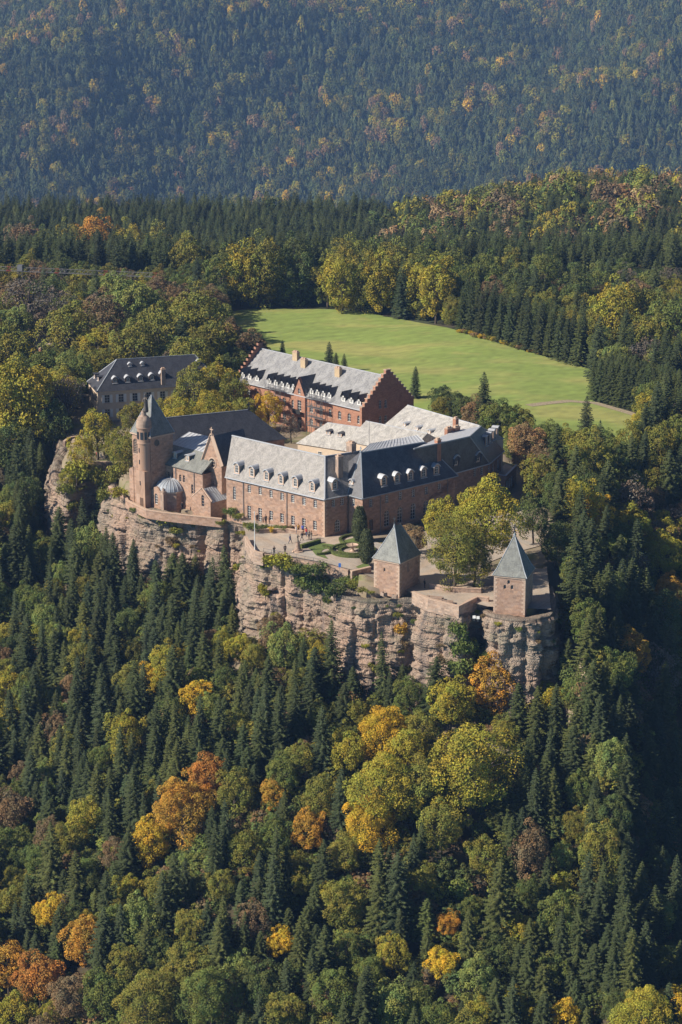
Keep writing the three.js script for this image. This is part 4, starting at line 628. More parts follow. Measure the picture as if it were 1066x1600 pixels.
// ---------------------------------------------------------------- hostel with dark hipped roof
{
  const he = 7, L = at(131.8, 597.4, he), C = at(150.6, 612.9, he), d0 = hor(C, at(257, 610.5, he)), d = d0.clone().applyAxisAngle(YUP, 0.2), n = outN(d), W = 30, R = off(C, d, W, he), dep = 12, K0 = off(C, n, -dep, he), K1 = off(R, n, -dep, he), hr = 13.2;
  const b = thing('hostel', 'cream rendered hostel with shutters and large dark hipped slate roof behind the tower', 'building', Y(C, 0));
  const a = Y(off(off(C, n, -dep / 2), d, 6.2), hr), c = Y(off(off(R, n, -dep / 2), d, -5), hr), F = [C, R, c, a], G = [K0, C, a];
  const roof = part(b, 'roof', faces([F, [K1, K0, a, c], [R, K1, c], [C, K0, K1, R]]), M.slateNight); sub(roof, 'hip_slope', faces([G]), M.slateNight);
  sub(roof, 'ridge_flashing', merge([beam(a, c, 0.22, 0.12), beam(a, C, 0.18, 0.12), beam(a, K0, 0.18, 0.12), beam(c, R, 0.18, 0.12)]), M.lead);
  const i0 = off(C, d, 0.4).addScaledVector(n, -0.4), i1 = off(R, d, -0.4).addScaledVector(n, -0.4), j0 = off(K0, d, 0.4).addScaledVector(n, 0.4), j1 = off(K1, d, -0.4).addScaledVector(n, 0.4), wf = [], wl = [];
  for (let i = 0; i < 9; i++) for (const y of [0.8, 4.2]) wf.push({ u: 2.2 + i * 3.3, v: y, w: 1.25, h: 1.9, nx: 2, ny: 3, shutters: M.white });
  for (let i = 0; i < 3; i++) for (const y of [0.8, 4.2]) wl.push({ u: 2 + i * 3.1, v: y, w: 1.0, h: 1.9, nx: 2, ny: 3, shutters: M.wood });
  wall(b, 'wall', i0, i1, -2, he - 0.05, M.cream, wf); wall(b, 'wall', j0, i0, -2, he - 0.05, M.cream, wl);
  part(b, 'rear_wall', block([off(off(i0, n, -0.5), d, 0.5), off(off(i1, n, -0.5), d, 0), j1, off(j0, d, 0.5)], -2, he - 0.06), M.cream);
  dormersOn(b, F, [[428, 280], [498, 274], [570, 268], [632, 262], [690, 250]].map((p) => c1(...p)), 1.3, 1.4, { cheek: M.slateNight, front: M.wood });
  dormersOn(b, F, [[510, 186], [580, 182], [890, 168]].map((p) => c1(...p)), 0.9, 0.8, { cheek: M.slateNight });
  dormersOn(b, G, [c1(312, 252), c1(332, 266)], 1.2, 1.1, { kind: 'box', cheek: M.wood, roof: M.slateNight });
  chimney(b, onPlane(...c1(690, 115), F[0], planeOf([K1, K0, a])), 0.9, 0.9, 10, 13.6, d);
  // low houses by the car park
  const s = thing('lodge', 'small lodge with pale metal roof and brick chimney beside the car park', 'building', onGround(78, 580));
  const o = bases.get(s), e = V(0.9, 0, 0.43).normalize(), en = outN(e);
  part(s, 'wall', oriented(boxAt(7, 3, 5, 0, 1.5, 0), o, e, YUP, en), M.cream);
  part(s, 'roof', oriented(faces([[V(-3.8, 2.9, 2.9), V(3.8, 2.9, 2.9), V(3.8, 4.6, 0), V(-3.8, 4.6, 0)], [V(3.8, 2.9, -2.9), V(-3.8, 2.9, -2.9), V(-3.8, 4.6, 0), V(3.8, 4.6, 0)], [V(-3.5, 3, 2.5), V(-3.5, 4.5, 0), V(-3.5, 3, -2.5)], [V(3.5, 3, -2.5), V(3.5, 4.5, 0), V(3.5, 3, 2.5)]]), o, e, YUP, en), M.zinc);
  for (const x of [-2.2, 0, 2.2]) { const [f, p] = windowGeo(0.9, 1.2, 'rect', 2, 2), m = mesh('window', f, M.white); m.quaternion.setFromRotationMatrix(new THREE.Matrix4().makeBasis(e, YUP, en)); m.position.copy(e).multiplyScalar(x).addScaledVector(en, 2.51).add(V(0, 1.1, 0)); s.add(m); sub(m, 'pane', p, M.glass); }
  chimney(s, off(o, e, -2.6), 0.7, 0.7, o.y + 3.4, o.y + 5.6, e, M.brick);
}

// ---------------------------------------------------------------- trees
class Leaves {
  constructor() { this.p = []; this.n = []; this.c = []; }
  tri(a, b, c, col) { const n = b.clone().sub(a).cross(c.clone().sub(a)).normalize(); for (const q of [a, b, c]) { this.p.push(q.x, q.y, q.z); this.n.push(n.x, n.y, n.z); this.c.push(...col); } }
  geo() { const g = new THREE.BufferGeometry(); g.setAttribute('position', new THREE.Float32BufferAttribute(this.p, 3)); g.setAttribute('normal', new THREE.Float32BufferAttribute(this.n, 3)); g.setAttribute('color', new THREE.Float32BufferAttribute(this.c, 3)); return g; }
}
// spruce, 20 m tall and about 2.9 m in radius: whorls of drooping boughs with hanging twigs
function spruceGeo(seed, whorls, boughs, seg, rad, shape = 0.9) {
  const r = rng(seed), L = new Leaves(), HT = 20;
  for (let k = 0; k < whorls; k++) {
    const t = 0.1 + 0.895 * Math.pow(k / (whorls - 1), 0.9), y = HT * t, len0 = rad * Math.pow(1 - t, shape) * (0.9 + 0.2 * r()) + 0.16, n = Math.max(4, Math.round(boughs * (1 - 0.45 * t)));
    const turn = r() * 6.28;
    for (let i = 0; i < n; i++) {
      const a = turn + (i + 0.5 * (r() - 0.5)) / n * 6.283, len = len0 * (0.72 + 0.5 * r()), dx = Math.cos(a), dz = Math.sin(a), droop = 0.32 + 0.3 * (1 - t) + 0.15 * r(), s = Math.max(2, Math.ceil(seg * len / rad * 1.3));
      const at2 = (f) => V(dx * len * f, y - droop * len * f * (1 - 0.35 * f) + 0.05 * len * f * f * 3 * droop, dz * len * f);
      for (let j = 0; j < s; j++) {
        const f0 = (j + 0.1) / s, f1 = (j + 1.25) / s, p = at2(f0 * 0.98), q = at2(Math.min(1.04, f1)), w = (0.2 + 0.17 * len * (1 - Math.abs(f0 - 0.4))) * (0.8 + 0.5 * r()), sag = 0.22 + 0.24 * r();
        const g = 0.72 + 0.5 * r() + 0.2 * (f1 > 0.85 ? 1 : 0), col = [g * (0.95 + 0.15 * r()), g, g * (0.85 + 0.2 * r())];
        for (const sgn of [-1, 1]) { const o = V(-dz * sgn * w, -sag * w * 1.3, dx * sgn * w).add(q.clone().lerp(p, 0.25)); L.tri(p, q, o, col); }
        const hang = p.clone().lerp(q, 0.5).add(V(dx * 0.08, -0.3 - 0.35 * r() * w, dz * 0.08)); L.tri(p, hang, q, col);
      }
    }
  }
  const tip = V(0, HT * 1.02, 0); for (let i = 0; i < 4; i++) { const a = i * 1.57; L.tri(V(Math.cos(a) * 0.2, HT * 0.965, Math.sin(a) * 0.2), V(Math.cos(a + 1.57) * 0.2, HT * 0.965, Math.sin(a + 1.57) * 0.2), tip, [1, 1.05, 0.9]); }
  return L.geo();
}
// broadleaf crown for a tree about 13.5 m tall and 5 m in radius: leaf clumps carried on limbs
function crownGeo(seed, clumps, per, size, squash = 1, low = false, stiff = 0.9) {
  const r = rng(seed), L = new Leaves(), ends = [];
  const g = () => { const u = r() * 2 - 1, a = r() * 6.283, s = Math.sqrt(1 - u * u); return V(Math.cos(a) * s, u, Math.sin(a) * s); };
  for (let k = 0; k < clumps; k++) {
    const f = (k + 0.5) / clumps, yy = 1 - (low ? 1.96 : 1.86) * f, a = k * 2.39996 + r() * 0.5, s = Math.sqrt(Math.max(0, 1 - yy * yy)), rr = (0.6 + 0.3 * r()) * (1 + 0.62 * noise(Math.cos(a) * s * 1.5 + seed * 1.3, yy * 1.5 + seed, Math.sin(a) * s * 1.5)), c = V(Math.cos(a) * s * rr * 4.9, 7.6 + yy * rr * (yy < 0 ? (low ? 8.8 : 6.4) : 5.4) * squash, Math.sin(a) * s * rr * 4.9), rc = (0.75 + 0.95 * r()) * (clumps > 30 ? 1 : 1.3);
    ends.push(c);
    const hue = r() - 0.5, br = 0.8 + 0.4 * r(), out = c.clone().sub(V(0, 7, 0)).normalize();
    for (let i = 0; i < per; i++) {
      const d = g().addScaledVector(out, 0.55).add(V(0, 0.25, 0)).normalize(), p = c.clone().addScaledVector(d, rc * (0.55 + 0.5 * Math.sqrt(r()))), q = g().multiplyScalar(stiff).addScaledVector(d, 0.7).add(V(0, 0.55, 0)).normalize();
      const t1 = V(r() - 0.5, r() - 0.5, r() - 0.5).cross(q).normalize(), t2 = q.clone().cross(t1), l = size * (0.65 + 0.7 * r()), w = l * 0.62, e = r() * 0.3 - 0.15, v = br * (0.78 + 0.44 * r());
      const col = [v * (1 + hue * 0.34 + e), v * (1 - Math.abs(hue) * 0.06 + e * 0.2), v * (1 - hue * 0.3)];
      const A = p.clone().addScaledVector(t1, l / 2), B = p.clone().addScaledVector(t2, w / 2), C = p.clone().addScaledVector(t1, -l / 2), D = p.clone().addScaledVector(t2, -w / 2);
      L.tri(A, B, C, col); L.tri(A, C, D, col);
    }
  }
  return { geo: L.geo(), ends };
}
function limb(a, b, r0, r1, seg = 6) { const d = b.clone().sub(a), L = d.length(); return new THREE.CylinderGeometry(r1, r0, L, seg, 1, true).translate(0, L / 2, 0).applyQuaternion(new THREE.Quaternion().setFromUnitVectors(V(0, 1, 0), d.normalize())).translate(a.x, a.y, a.z); }
function trunkGeo(ends, seed) { const r = rng(seed), list = [limb(V(0, -1, 0), V(0.15, 4.2, 0.1), 0.36, 0.28), limb(V(0.15, 4.15, 0.1), V(-0.1, 9.5, 0), 0.28, 0.1)]; ends.forEach((e, i) => { if (i % 4 === 0) { const s = V(0.05, 3.6 + 3.6 * r(), 0.05), m = s.clone().lerp(e, 0.55).add(V(0, 0.5, 0)); list.push(limb(s, m, 0.13, 0.08, 5), limb(m, e, 0.08, 0.03, 4)); } }); return merge(list); }
const SPRUCE = [[11, 34, 9, 5, 2.9, 0.62], [12, 30, 9, 5, 3.3, 0.7], [13, 38, 9, 5, 2.7, 0.55], [14, 32, 10, 5, 3.1, 0.6], [15, 36, 9, 6, 3.0, 0.5]].map((a) => ({ crown: spruceGeo(...a), trunk: merge([limb(V(0, -1.5, 0), V(0, 19, 0), 0.26, 0.03, 6)]) }));
const BROAD = [21, 22, 23, 24, 25, 26].map((s, i) => { const c = crownGeo(s, 56 + (i % 3) * 8, 165, 0.36, [1, 1.12, 0.9, 1.05, 1.2, 0.82][i]); return { crown: c.geo, trunk: trunkGeo(c.ends, s) }; });
const GRAND = [81, 82, 83].map((s, i) => { const c = crownGeo(s, 84 + i * 6, 210, 0.25, [1, 1.1, 0.92][i]); return { crown: c.geo, trunk: trunkGeo(c.ends, s) }; });
const SKIRT = [71, 72, 73].map((s, i) => { const c = crownGeo(s, 62, 150, 0.38, [1, 1.12, 0.92][i], true); return { crown: c.geo, trunk: trunkGeo(c.ends, s) }; });
const SPARSE = [31, 32].map((s) => { const c = crownGeo(s, 40, 52, 0.36, 1.0); return { crown: c.geo, trunk: trunkGeo(c.ends.flatMap((e) => [e, e, e, e]), s) }; });
// conifers of the far hills: ragged tiers of boughs
function tierGeo(seed, tiers, rad, shape) {
  const r = rng(seed), L = new Leaves();
  for (let k = 0; k < tiers; k++) { const t = 0.12 + 0.8 * k / tiers, y = 20 * t, R = rad * Math.pow(1 - t, shape) * (0.85 + 0.3 * r()), h = 20 / tiers * (1.5 + 0.4 * r()), n = 9, turn = r() * 6.28; for (let i = 0; i < n; i++) { const a = turn + i / n * 6.283, b = turn + (i + 1) / n * 6.283, q = R * (0.65 + 0.6 * r()), g = 0.75 + 0.5 * r(), m = (a + b) / 2; L.tri(V(Math.cos(a) * R * 0.55, y + h * 0.1, Math.sin(a) * R * 0.55), V(0, y + h, 0), V(Math.cos(m) * q, y - h * (0.1 + 0.15 * r()), Math.sin(m) * q), [g, g, g]); L.tri(V(Math.cos(m) * q, y - h * 0.12, Math.sin(m) * q), V(0, y + h, 0), V(Math.cos(b) * R * 0.55, y + h * 0.1, Math.sin(b) * R * 0.55), [g, g, g]); } }
  return L.geo();
}
const FARSPRUCE = [[41, 9, 3.1, 0.7], [42, 8, 2.8, 0.6], [43, 10, 3.4, 0.55], [44, 7, 3.6, 0.45]].map((a) => tierGeo(...a));
const FARBROAD = [51, 52, 53, 54].map((s, i) => crownGeo(s, 30, 34, 0.95, [1, 1.15, 0.88, 1.3][i], i > 1, 0.45).geo);
const PAL = {
  s1: [0.040, 0.056, 0.014], s2: [0.052, 0.070, 0.016], s3: [0.044, 0.063, 0.021], s4: [0.072, 0.086, 0.017], pine: [0.072, 0.092, 0.026],
  g1: [0.125, 0.155, 0.024], g2: [0.085, 0.112, 0.022], ol: [0.2, 0.195, 0.024], yg: [0.31, 0.275, 0.022], y: [0.55, 0.37, 0.02], o: [0.46, 0.25, 0.025], r: [0.41, 0.185, 0.028], br: [0.2, 0.135, 0.06], tan: [0.3, 0.19, 0.08], gr: [0.16, 0.13, 0.095], pg: [0.2, 0.24, 0.05],
};
const tinted = new Map();
const foliage = (pal) => { if (!tinted.has(pal)) { const m = leafMat.clone(); m.name = 'foliage ' + pal; m.color.setRGB(...PAL[pal]); tinted.set(pal, m); } return tinted.get(pal); };
const COLOUR = { s1: 'dark green', s2: 'green', s3: 'blue green', s4: 'yellowish green', pine: 'grey green', g1: 'green', g2: 'dark green', ol: 'olive green', yg: 'yellow green', y: 'golden yellow', o: 'orange', r: 'rust orange', br: 'brown', tan: 'tan', gr: 'nearly bare grey brown', pg: 'pale green' };
const TREES = []; // {x, z, kind, pal, s, sy, v, where}
const claimed = new Map(), cellOf = (x, z) => Math.floor(x / 12) + ',' + Math.floor(z / 12);
function claim(x, z, r) { const k = cellOf(x, z); if (!claimed.has(k)) claimed.set(k, []); claimed.get(k).push([x, z, r]); }
function free(x, z, r) { const i = Math.floor(x / 12), j = Math.floor(z / 12); for (let a = -1; a <= 1; a++) for (let b = -1; b <= 1; b++) for (const [cx, cz, cr] of claimed.get((i + a) + ',' + (j + b)) ?? []) if (Math.hypot(cx - x, cz - z) < (r + cr)) return false; return true; }
const R4 = rng(404);
function addTree(x, z, kind, pal, s, sy, where, y) { const v = Math.floor(R4() * 1000); TREES.push({ x, z, y: y ?? H(x, z), kind, pal, s, sy, v, where, turn: R4() * 6.283 }); }
// a broadleaf whose crown is seen around (px, py) and w wide on the photograph
function leafy(px, py, w, pal, where, opt = {}) {
  let sy = 1, s = 1, p; for (let k = 0; k < 3; k++) { p = onGround(px, py, (opt.kind === 'skirt' ? 6.4 : 8.4) * s * (opt.tall ?? 1)); const dist = p.clone().sub(EYE).length(); s = (w / 2) * dist / FOCAL / 5.3; }
  addTree(p.x, p.z, opt.kind ?? (s > 0.85 && p.z > -450 ? 'grand' : 'broad'), pal, s, s * (opt.tall ?? 1), where); claim(p.x, p.z, 5 * s * (opt.hold ?? 0.62)); if (where === SLOPE) for (const [k, q] of [[0.7, 0.75], [1.25, 0.55]]) claim(p.x, p.z + 5 * s * k, 5 * s * q);
}
var SLOPE = 'on the forest slope below the cliff', WOODS = 'in the mixed woods beyond the abbey', PLAT = 'on the plateau behind the abbey', EDGE = 'along the far edge of the meadow';
// autumn trees among the spruces of the slope
for (const [x, y, w, pal] of [[285, 1252, 92, 'o'], [325, 1205, 62, 'r'], [366, 1232, 70, 'ol'], [426, 1238, 44, 'o'], [236, 1308, 62, 'y'], [482, 1292, 56, 'o'], [600, 1140, 84, 'y'], [640, 1165, 74, 'yg'], [596, 1225, 110, 'yg'], [735, 1195, 132, 'yg'], [578, 1275, 84, 'y'], [690, 1282, 76, 'ol'], [660, 1225, 80, 'ol'], [770, 1062, 78, 'o'], [705, 1088, 74, 'yg'], [545, 1165, 66, 'yg'], [540, 1330, 60, 'ol'], [440, 1468, 48, 'y'], [470, 1372, 48, 'ol'], [62, 1520, 74, 'r'], [12, 1500, 70, 'o'], [132, 1462, 66, 'o'], [80, 1420, 54, 'y'], [196, 1500, 60, 'ol'], [232, 1566, 96, 'ol'], [330, 1545, 92, 'g1'], [300, 1500, 70, 'ol'], [160, 1545, 70, 'g1'], [612, 1485, 56, 'yg'], [612, 1560, 76, 'pg'], [690, 1500, 48, 'y'], [1003, 1580, 92, 'yg'], [1056, 1566, 70, 'y'], [880, 1592, 62, 'y'], [308, 1085, 56, 'y'], [262, 1035, 62, 'yg'], [240, 1055, 50, 'y'], [200, 965, 46, 'pg'], [135, 915, 40, 'ol'], [110, 1305, 52, 'ol'], [16, 1262, 70, 'br'], [130, 1275, 60, 'yg'], [985, 1010, 66, 'o'], [1050, 925, 60, 'o'], [1035, 860, 78, 'yg'], [905, 780, 66, 'yg'], [930, 800, 56, 'y'], [500, 1240, 60, 'ol'], [445, 1200, 60, 'g1'], [640, 1085, 62, 'g1'], [90, 990, 42, 'pg'], [110, 1555, 70, 'br'], [410, 1530, 70, 'g2'], [540, 1480, 56, 'g1'], [660, 1370, 52, 'ol'], [700, 1440, 40, 'o'], [345, 1380, 50, 'ol'], [250, 1385, 56, 'ol'], [180, 1330, 50, 'br'], [330, 1100, 44, 'pg'], [160, 1180, 44, 'g1'], [375, 1130, 48, 'ol'], [350, 1060, 40, 'g1'], [430, 1060, 40, 'br'], [500, 1115, 46, 'g1'], [540, 1400, 70, 'ol'], [760, 1330, 64, 'ol'], [380, 1325, 62, 'ol'], [430, 1300, 58, 'g1'], [520, 1545, 76, 'g1'], [660, 1140, 66, 'ol'], [560, 1112, 50, 'ol'], [470, 1180, 56, 'ol'], [300, 1440, 56, 'ol'], [20, 1400, 50, 'ol'], [60, 1340, 48, 'g1'], [450, 1580, 70, 'ol'], [20, 1580, 70, 'yg'], [790, 1140, 50, 'ol'], [860, 1085, 50, 'yg'], [900, 1075, 44, 'g1']]) leafy(x, y, w, pal, SLOPE);
// plateau and courtyard trees
for (const [x, y, w, pal, tall, kind] of [[758, 800, 112, 'yg', 1.1], [712, 848, 92, 'ol', 1], [742, 870, 70, 'ol', 0.9], [646, 838, 46, 'br', 0.9], [690, 805, 60, 'yg', 1], [152, 668, 62, 'yg', 1.05], [196, 702, 46, 'ol', 1.1], [278, 640, 56, 'yg', 1], [305, 605, 70, 'ol', 1], [330, 640, 70, 'yg', 1], [285, 655, 60, 'yg', 1], [360, 610, 60, 'ol', 1], [420, 635, 50, 'y', 1], [455, 665, 36, 'gr', 1, 'sparse'], [212, 600, 40, 'br', 1, 'sparse'], [30, 610, 100, 'yg', 1.2], [12, 540, 80, 'ol', 1.1], [206, 648, 46, 'ol', 1], [238, 640, 46, 'ol', 1], [84, 660, 60, 'g2', 1.2], [70, 575, 60, 'g1', 1], [20, 690, 70, 'g2', 1.2], [110, 515, 90, 'ol', 1], [160, 500, 80, 'br', 1], [205, 470, 84, 'pg', 1], [250, 520, 90, 'ol', 1], [310, 500, 96, 'ol', 1], [328, 535, 76, 'ol', 1], [210, 540, 84, 'ol', 1], [150, 540, 70, 'yg', 1], [45, 465, 90, 'gr', 1, 'sparse'], [88, 480, 76, 'gr', 1, 'sparse'], [20, 500, 60, 'pg', 1], [300, 560, 76, 'ol', 1], [822, 690, 64, 'tan', 1.1], [812, 655, 50, 'ol', 1], [840, 740, 60, 'ol', 1.1], [860, 690, 56, 'g1', 1], [835, 800, 60, 'g2', 1.1], [868, 760, 50, 'g2', 1.1], [870, 840, 60, 'g2', 1.1], [128, 704, 46, 'yg', 1], [182, 692, 46, 'yg', 1], [246, 652, 46, 'yg', 1], [345, 655, 56, 'yg', 1], [240, 606, 52, 'yg', 1], [335, 592, 70, 'yg', 1], [382, 640, 46, 'ol', 1], [108, 745, 36, 'yg', 0.9], [690, 622, 42, 'g2', 1], [720, 632, 46, 'g2', 1], [752, 642, 48, 'g1', 1], [784, 655, 44, 'ol', 1], [815, 668, 46, 'ol', 1], [850, 678, 46, 'g1', 1], [880, 690, 46, 'yg', 1], [945, 690, 50, 'g1', 1], [985, 690, 56, 'ol', 1], [1030, 690, 60, 'ol', 1]]) leafy(x, y, w, pal, PLAT, { tall, kind });
// edge of the meadow
for (const [x, y, w, pal] of [[512, 440, 58, 'ol'], [535, 442, 66, 'yg'], [566, 442, 66, 'ol'], [596, 446, 66, 'yg'], [624, 448, 62, 'ol'], [652, 452, 64, 'yg'], [682, 456, 72, 'yg'], [708, 464, 56, 'ol'], [545, 420, 66, 'ol'], [585, 424, 66, 'g1'], [620, 425, 66, 'ol'], [660, 430, 66, 'g1'], [700, 438, 62, 'g1'], [735, 450, 56, 'g1'], [470, 430, 70, 'g2'], [440, 435, 60, 'g1'], [408, 430, 72, 'ol'], [375, 432, 70, 'yg'], [345, 440, 60, 'g1'], [300, 415, 64, 'ol'], [250, 405, 60, 'ol'], [150, 400, 64, 'o'], [110, 405, 56, 'ol'], [40, 400, 60, 'br'], [200, 405, 56, 'yg'], [76, 408, 50, 'g1'], [955, 505, 76, 'yg'], [1000, 500, 74, 'ol'], [1046, 520, 80, 'g1'], [930, 520, 50, 'ol'], [765, 445, 60, 'g1'], [810, 455, 60, 'g2'], [1010, 540, 70, 'ol'], [1060, 560, 50, 'g1'], [800, 430, 54, 'ol'], [850, 445, 60, 'g1'], [900, 470, 60, 'g2']]) leafy(x, y, w, pal, EDGE, { tall: 1.15, kind: 'skirt' });
// spruces along the meadow and the plantation to the right
for (let i = 0; i < 26; i++) { const t = i / 25, p = at(722 + t * 190, 520 + t * 52 - (i % 2) * 9, 0); addTree(p.x, p.z - 2, 'spruce', i % 3 ? 's1' : 's2', 0.62 + 0.16 * R4(), 0.62 + 0.18 * R4(), EDGE); claim(p.x, p.z - 2, 1.5); }
for (let i = 0; i < 20; i++) for (let j = 0; j < 4; j++) { const a = at(930 + i * 8.4 + 3 * R4(), 623 + i * 2.1 - 3, 0), p = V(a.x + j * 1.5, 0, a.z - j * 3 - 2.5); addTree(p.x, p.z, 'spruce', 's2', 0.75 + 0.1 * R4(), 0.5 + 0.08 * R4(), 'in the dense spruce plantation beside the meadow'); claim(p.x, p.z, 1.6); }
// conifers near the stepped gable house
for (const [x, y, h] of [[442, 566, 6], [515, 580, 8], [538, 588, 6], [648, 622, 8], [915, 698, 12], [524, 585, 6]]) { const p = at(x, y, 0); addTree(p.x, p.z, 'spruce', 's3', h / 20 * 1.45, h / 20, 'on the lawn behind the red gabled house'); claim(p.x, p.z, 2); }
// the dark conifer by the cliff
for (const [x, y, h, w] of [[140, 812, 9, 0.75]]) { const p = onGround(x, y, 0); TREES.push({ x: -50.8, z: -424, y: -13, kind: 'spruce', pal: 's2', s: 0.75, sy: 0.55, v: 2, turn: 1, where: 'in a cleft of the cliff near the tower' }); }
// clearings
const inBox = (x, z, x0, x1, z0, z1) => x > x0 && x < x1 && z > z0 && z < z1;
const ABBEY = YARD;
const trackLine = XZ([[826, 634], [890, 623], [930, 624], [985, 638], [1066, 662], [1100, 672]]);
function clear(x, z) { if (inPoly(x, z, ABBEY) || inPoly(x, z, MEADOW) || inPoly(x, z, PARKING)) return true; for (let i = 0; i < trackLine.length - 1; i++) if (segDist(x, z, trackLine[i], trackLine[i + 1]) < 3.4) return true; return false; }
// fill
{
  const r = rng(77), pick = (...a) => a[Math.floor(r() * a.length)];
  const inView = (x, y, z, m) => { const [px, py, d] = pixelOf(V(x, y + 9, z)); return d > 0 && px > -m * 1.7 && px < 1066 + m && py > -m && py < 1600 + m * 2.2; };
  for (let z = -262; z > -700; z -= 2.9) for (let x = -150; x < 150; x += 2.9) {
    const X = x + (r() - 0.5) * 2.6, Z = z + (r() - 0.5) * 2.6, a = r(), b = r(), c = r();
    const sd = sdPlateau(X, Z); if (sd > -3 && sd < 2.6 && cliffiness(X, Z) > 0.2) continue;
    if (sd <= 0 && clear(X, Z)) continue;
    const y = H(X, Z); if (!inView(X, y, Z, 190)) continue;
    const front = sd > 0 && Z > -455, right = X > 38 && Z < -330, left = X < -64;
    const n = fbm(X * 0.035, Z * 0.035, 3, 2), n2 = fbm(X * 0.02, Z * 0.02, 9, 2);
    if (front && !(right && Z < -345)) {
      const pb = 0.2 + 0.6 * smooth(0.0, 0.3, n) + 0.3 * smooth(-310, -285, Z) * smooth(10, -30, X);
      if (a < pb * 0.7) { const s = 0.38 + 0.34 * b; if (!free(X, Z, s * 2.6)) continue; addTree(X, Z, 'broad', pick('g1', 'ol', 'g1', 'yg', 'pg', 'ol', 'g2', 'br', 'yg'), s, s * (0.95 + 0.3 * c), SLOPE); claim(X, Z, s * 2.8); }
      else { const s = 0.42 + 0.34 * b; if (!free(X, Z, 1.45 * s)) continue; addTree(X, Z, 'spruce', pick('s1', 's1', 's2', 's2', 's3', 's4'), s * (0.95 + 0.5 * r()), s * (0.68 + 0.42 * c), SLOPE); claim(X, Z, 1.5 * s); }
    } else if (Z > -640) {
      const conifer = right ? 0.16 + 0.5 * smooth(0, 0.3, n2) : left || X < 0 ? 0.06 : 0.3;
      if (a < conifer * 0.75) { const s = 0.6 + 0.4 * b; if (!free(X, Z, 1.5 * s)) continue; addTree(X, Z, 'spruce', pick('s1', 's2', 's3', 'pine'), s * 1.15, s * 0.9, WOODS); claim(X, Z, 1.5 * s); }
      else { const s = 0.55 + 0.4 * b; if (!free(X, Z, s * 3.2)) continue; addTree(X, Z, c > 0.93 ? 'sparse' : 'broad', c > 0.93 ? 'gr' : pick('g1', 'g1', 'g2', 'ol', 'ol', 'yg', 'br', 'g2', 'pg'), s, s * (0.9 + 0.25 * c), WOODS); claim(X, Z, s * 3.3); }
    } else { const s = 0.62 + 0.4 * b; if (!free(X, Z, 1.6 * s)) continue; addTree(X, Z, 'spruce', pick('s1', 's2', 'pine', 's2'), s * 1.2, s * 0.95, WOODS); claim(X, Z, 1.6 * s); }
  }
  // undergrowth between the trees of the slope
  globalThis.underwood = [];
  for (let z = -268; z > -450; z -= 2.7) for (let x = -110; x < 110; x += 2.7) { const X = x + (r() - 0.5) * 2.4, Z = z + (r() - 0.5) * 2.4, a = r(), b = r(), sd = sdPlateau(X, Z); if (sd < 2.2 || a < 0.1) continue; const y = H(X, Z); if (!inView(X, y, Z, 60)) continue; const s = 0.2 + 0.16 * b; globalThis.underwood.push([X, y - 0.4, Z, s * 1.15, s, pick('g1', 'g2', 'ol', 'g2', 'br', 'g1'), Math.floor(r() * 3)]); }
  // the far forest: two wooded ridges, counted as one mass
  const far = { spruce: [], broad: [] };
  for (let z = -700, step = 5.2; z > -3760; z -= step) { step = z > -1000 ? 5 : 8.6; if (z < -993 && z > -2480) continue; for (let x = -760; x < 760; x += step) {
    const X = x + (r() - 0.5) * step * 0.9, Z = z + (r() - 0.5) * step * 0.9, a = r(), b = r(), c = r(), y = H(X, Z); if (!inView(X, y, Z, 110)) continue;
    const n = fbm(X * 0.006, Z * 0.006, 5, 3), n2 = Z > -1000 ? fbm(X * 0.05, Z * 0.05, 8, 2) : fbm(X * 0.014, Z * 0.014, 8, 3);
    let pb, pals;
    if (Z > -1000) { const hill = smooth(5, 50, X) * smooth(-790, -840, Z); pb = 0.008 + 0.65 * hill * smooth(-0.2, 0.25, n2); pals = hill > 0.2 ? ['tan', 'br', 'ol', 'ol', 'yg', 'g1', 'br'] : ['g2', 'g1']; }
    else { pb = 0.03 + lerp(0.4, 0.8, smooth(-2700, -3100, Z)) * smooth(0.14, 0.3, n2 + 0.35 * n) + 0.3 * smooth(-3120, -3350, Z); pals = ['tan', 'yg', 'ol', 'ol', 'y', 'tan', 'yg']; if (a > pb && a < pb + 0.2) { pb = 1; pals = ['pine', 'g2', 's4', 'pine', 'ol']; } }
    if (a < pb) far.broad.push([X, y, Z, (0.6 + 0.45 * b) * (Z > -1000 ? 1.25 : 1.6), (0.65 + 0.5 * c) * (Z > -1000 ? 1.4 : 2.1), pick(...pals)]); else far.spruce.push([X, y, Z, (0.95 + 0.5 * b) * (Z > -1000 ? 1 : 1.5), (0.72 + 0.36 * c) * (Z > -1000 ? 0.92 : 1.2), Z > -1000 ? pick('s1', 's2', 's2', 'pine') : pick('s2', 's4', 's3', 'pine', 'pine')]);
  } }
  globalThis.farForest = far;
}
function instanced(parent, name, geo, list, mat) {
  const m = new THREE.InstancedMesh(geo, mat, list.length), q = new THREE.Quaternion(), mx = new THREE.Matrix4(), col = new THREE.Color(), r = rng(list.length + 3); m.name = name; m.castShadow = m.receiveShadow = true;
  list.forEach(([x, y, z, s, sy, pal], i) => { q.setFromEuler(new THREE.Euler((r() - 0.5) * 0.1, r() * 6.283, (r() - 0.5) * 0.1, 'XYZ')); m.setMatrixAt(i, mx.compose(V(x, y, z), q, V(s, sy, s))); const k = 0.68 + 0.64 * r(), h = (r() - 0.5) * 0.2; m.setColorAt(i, col.setRGB(PAL[pal][0] * k * (1 + h), PAL[pal][1] * k, PAL[pal][2] * k * (1 - h))); });
  parent.add(m); m.userData.kind = 'stuff'; return m;
}
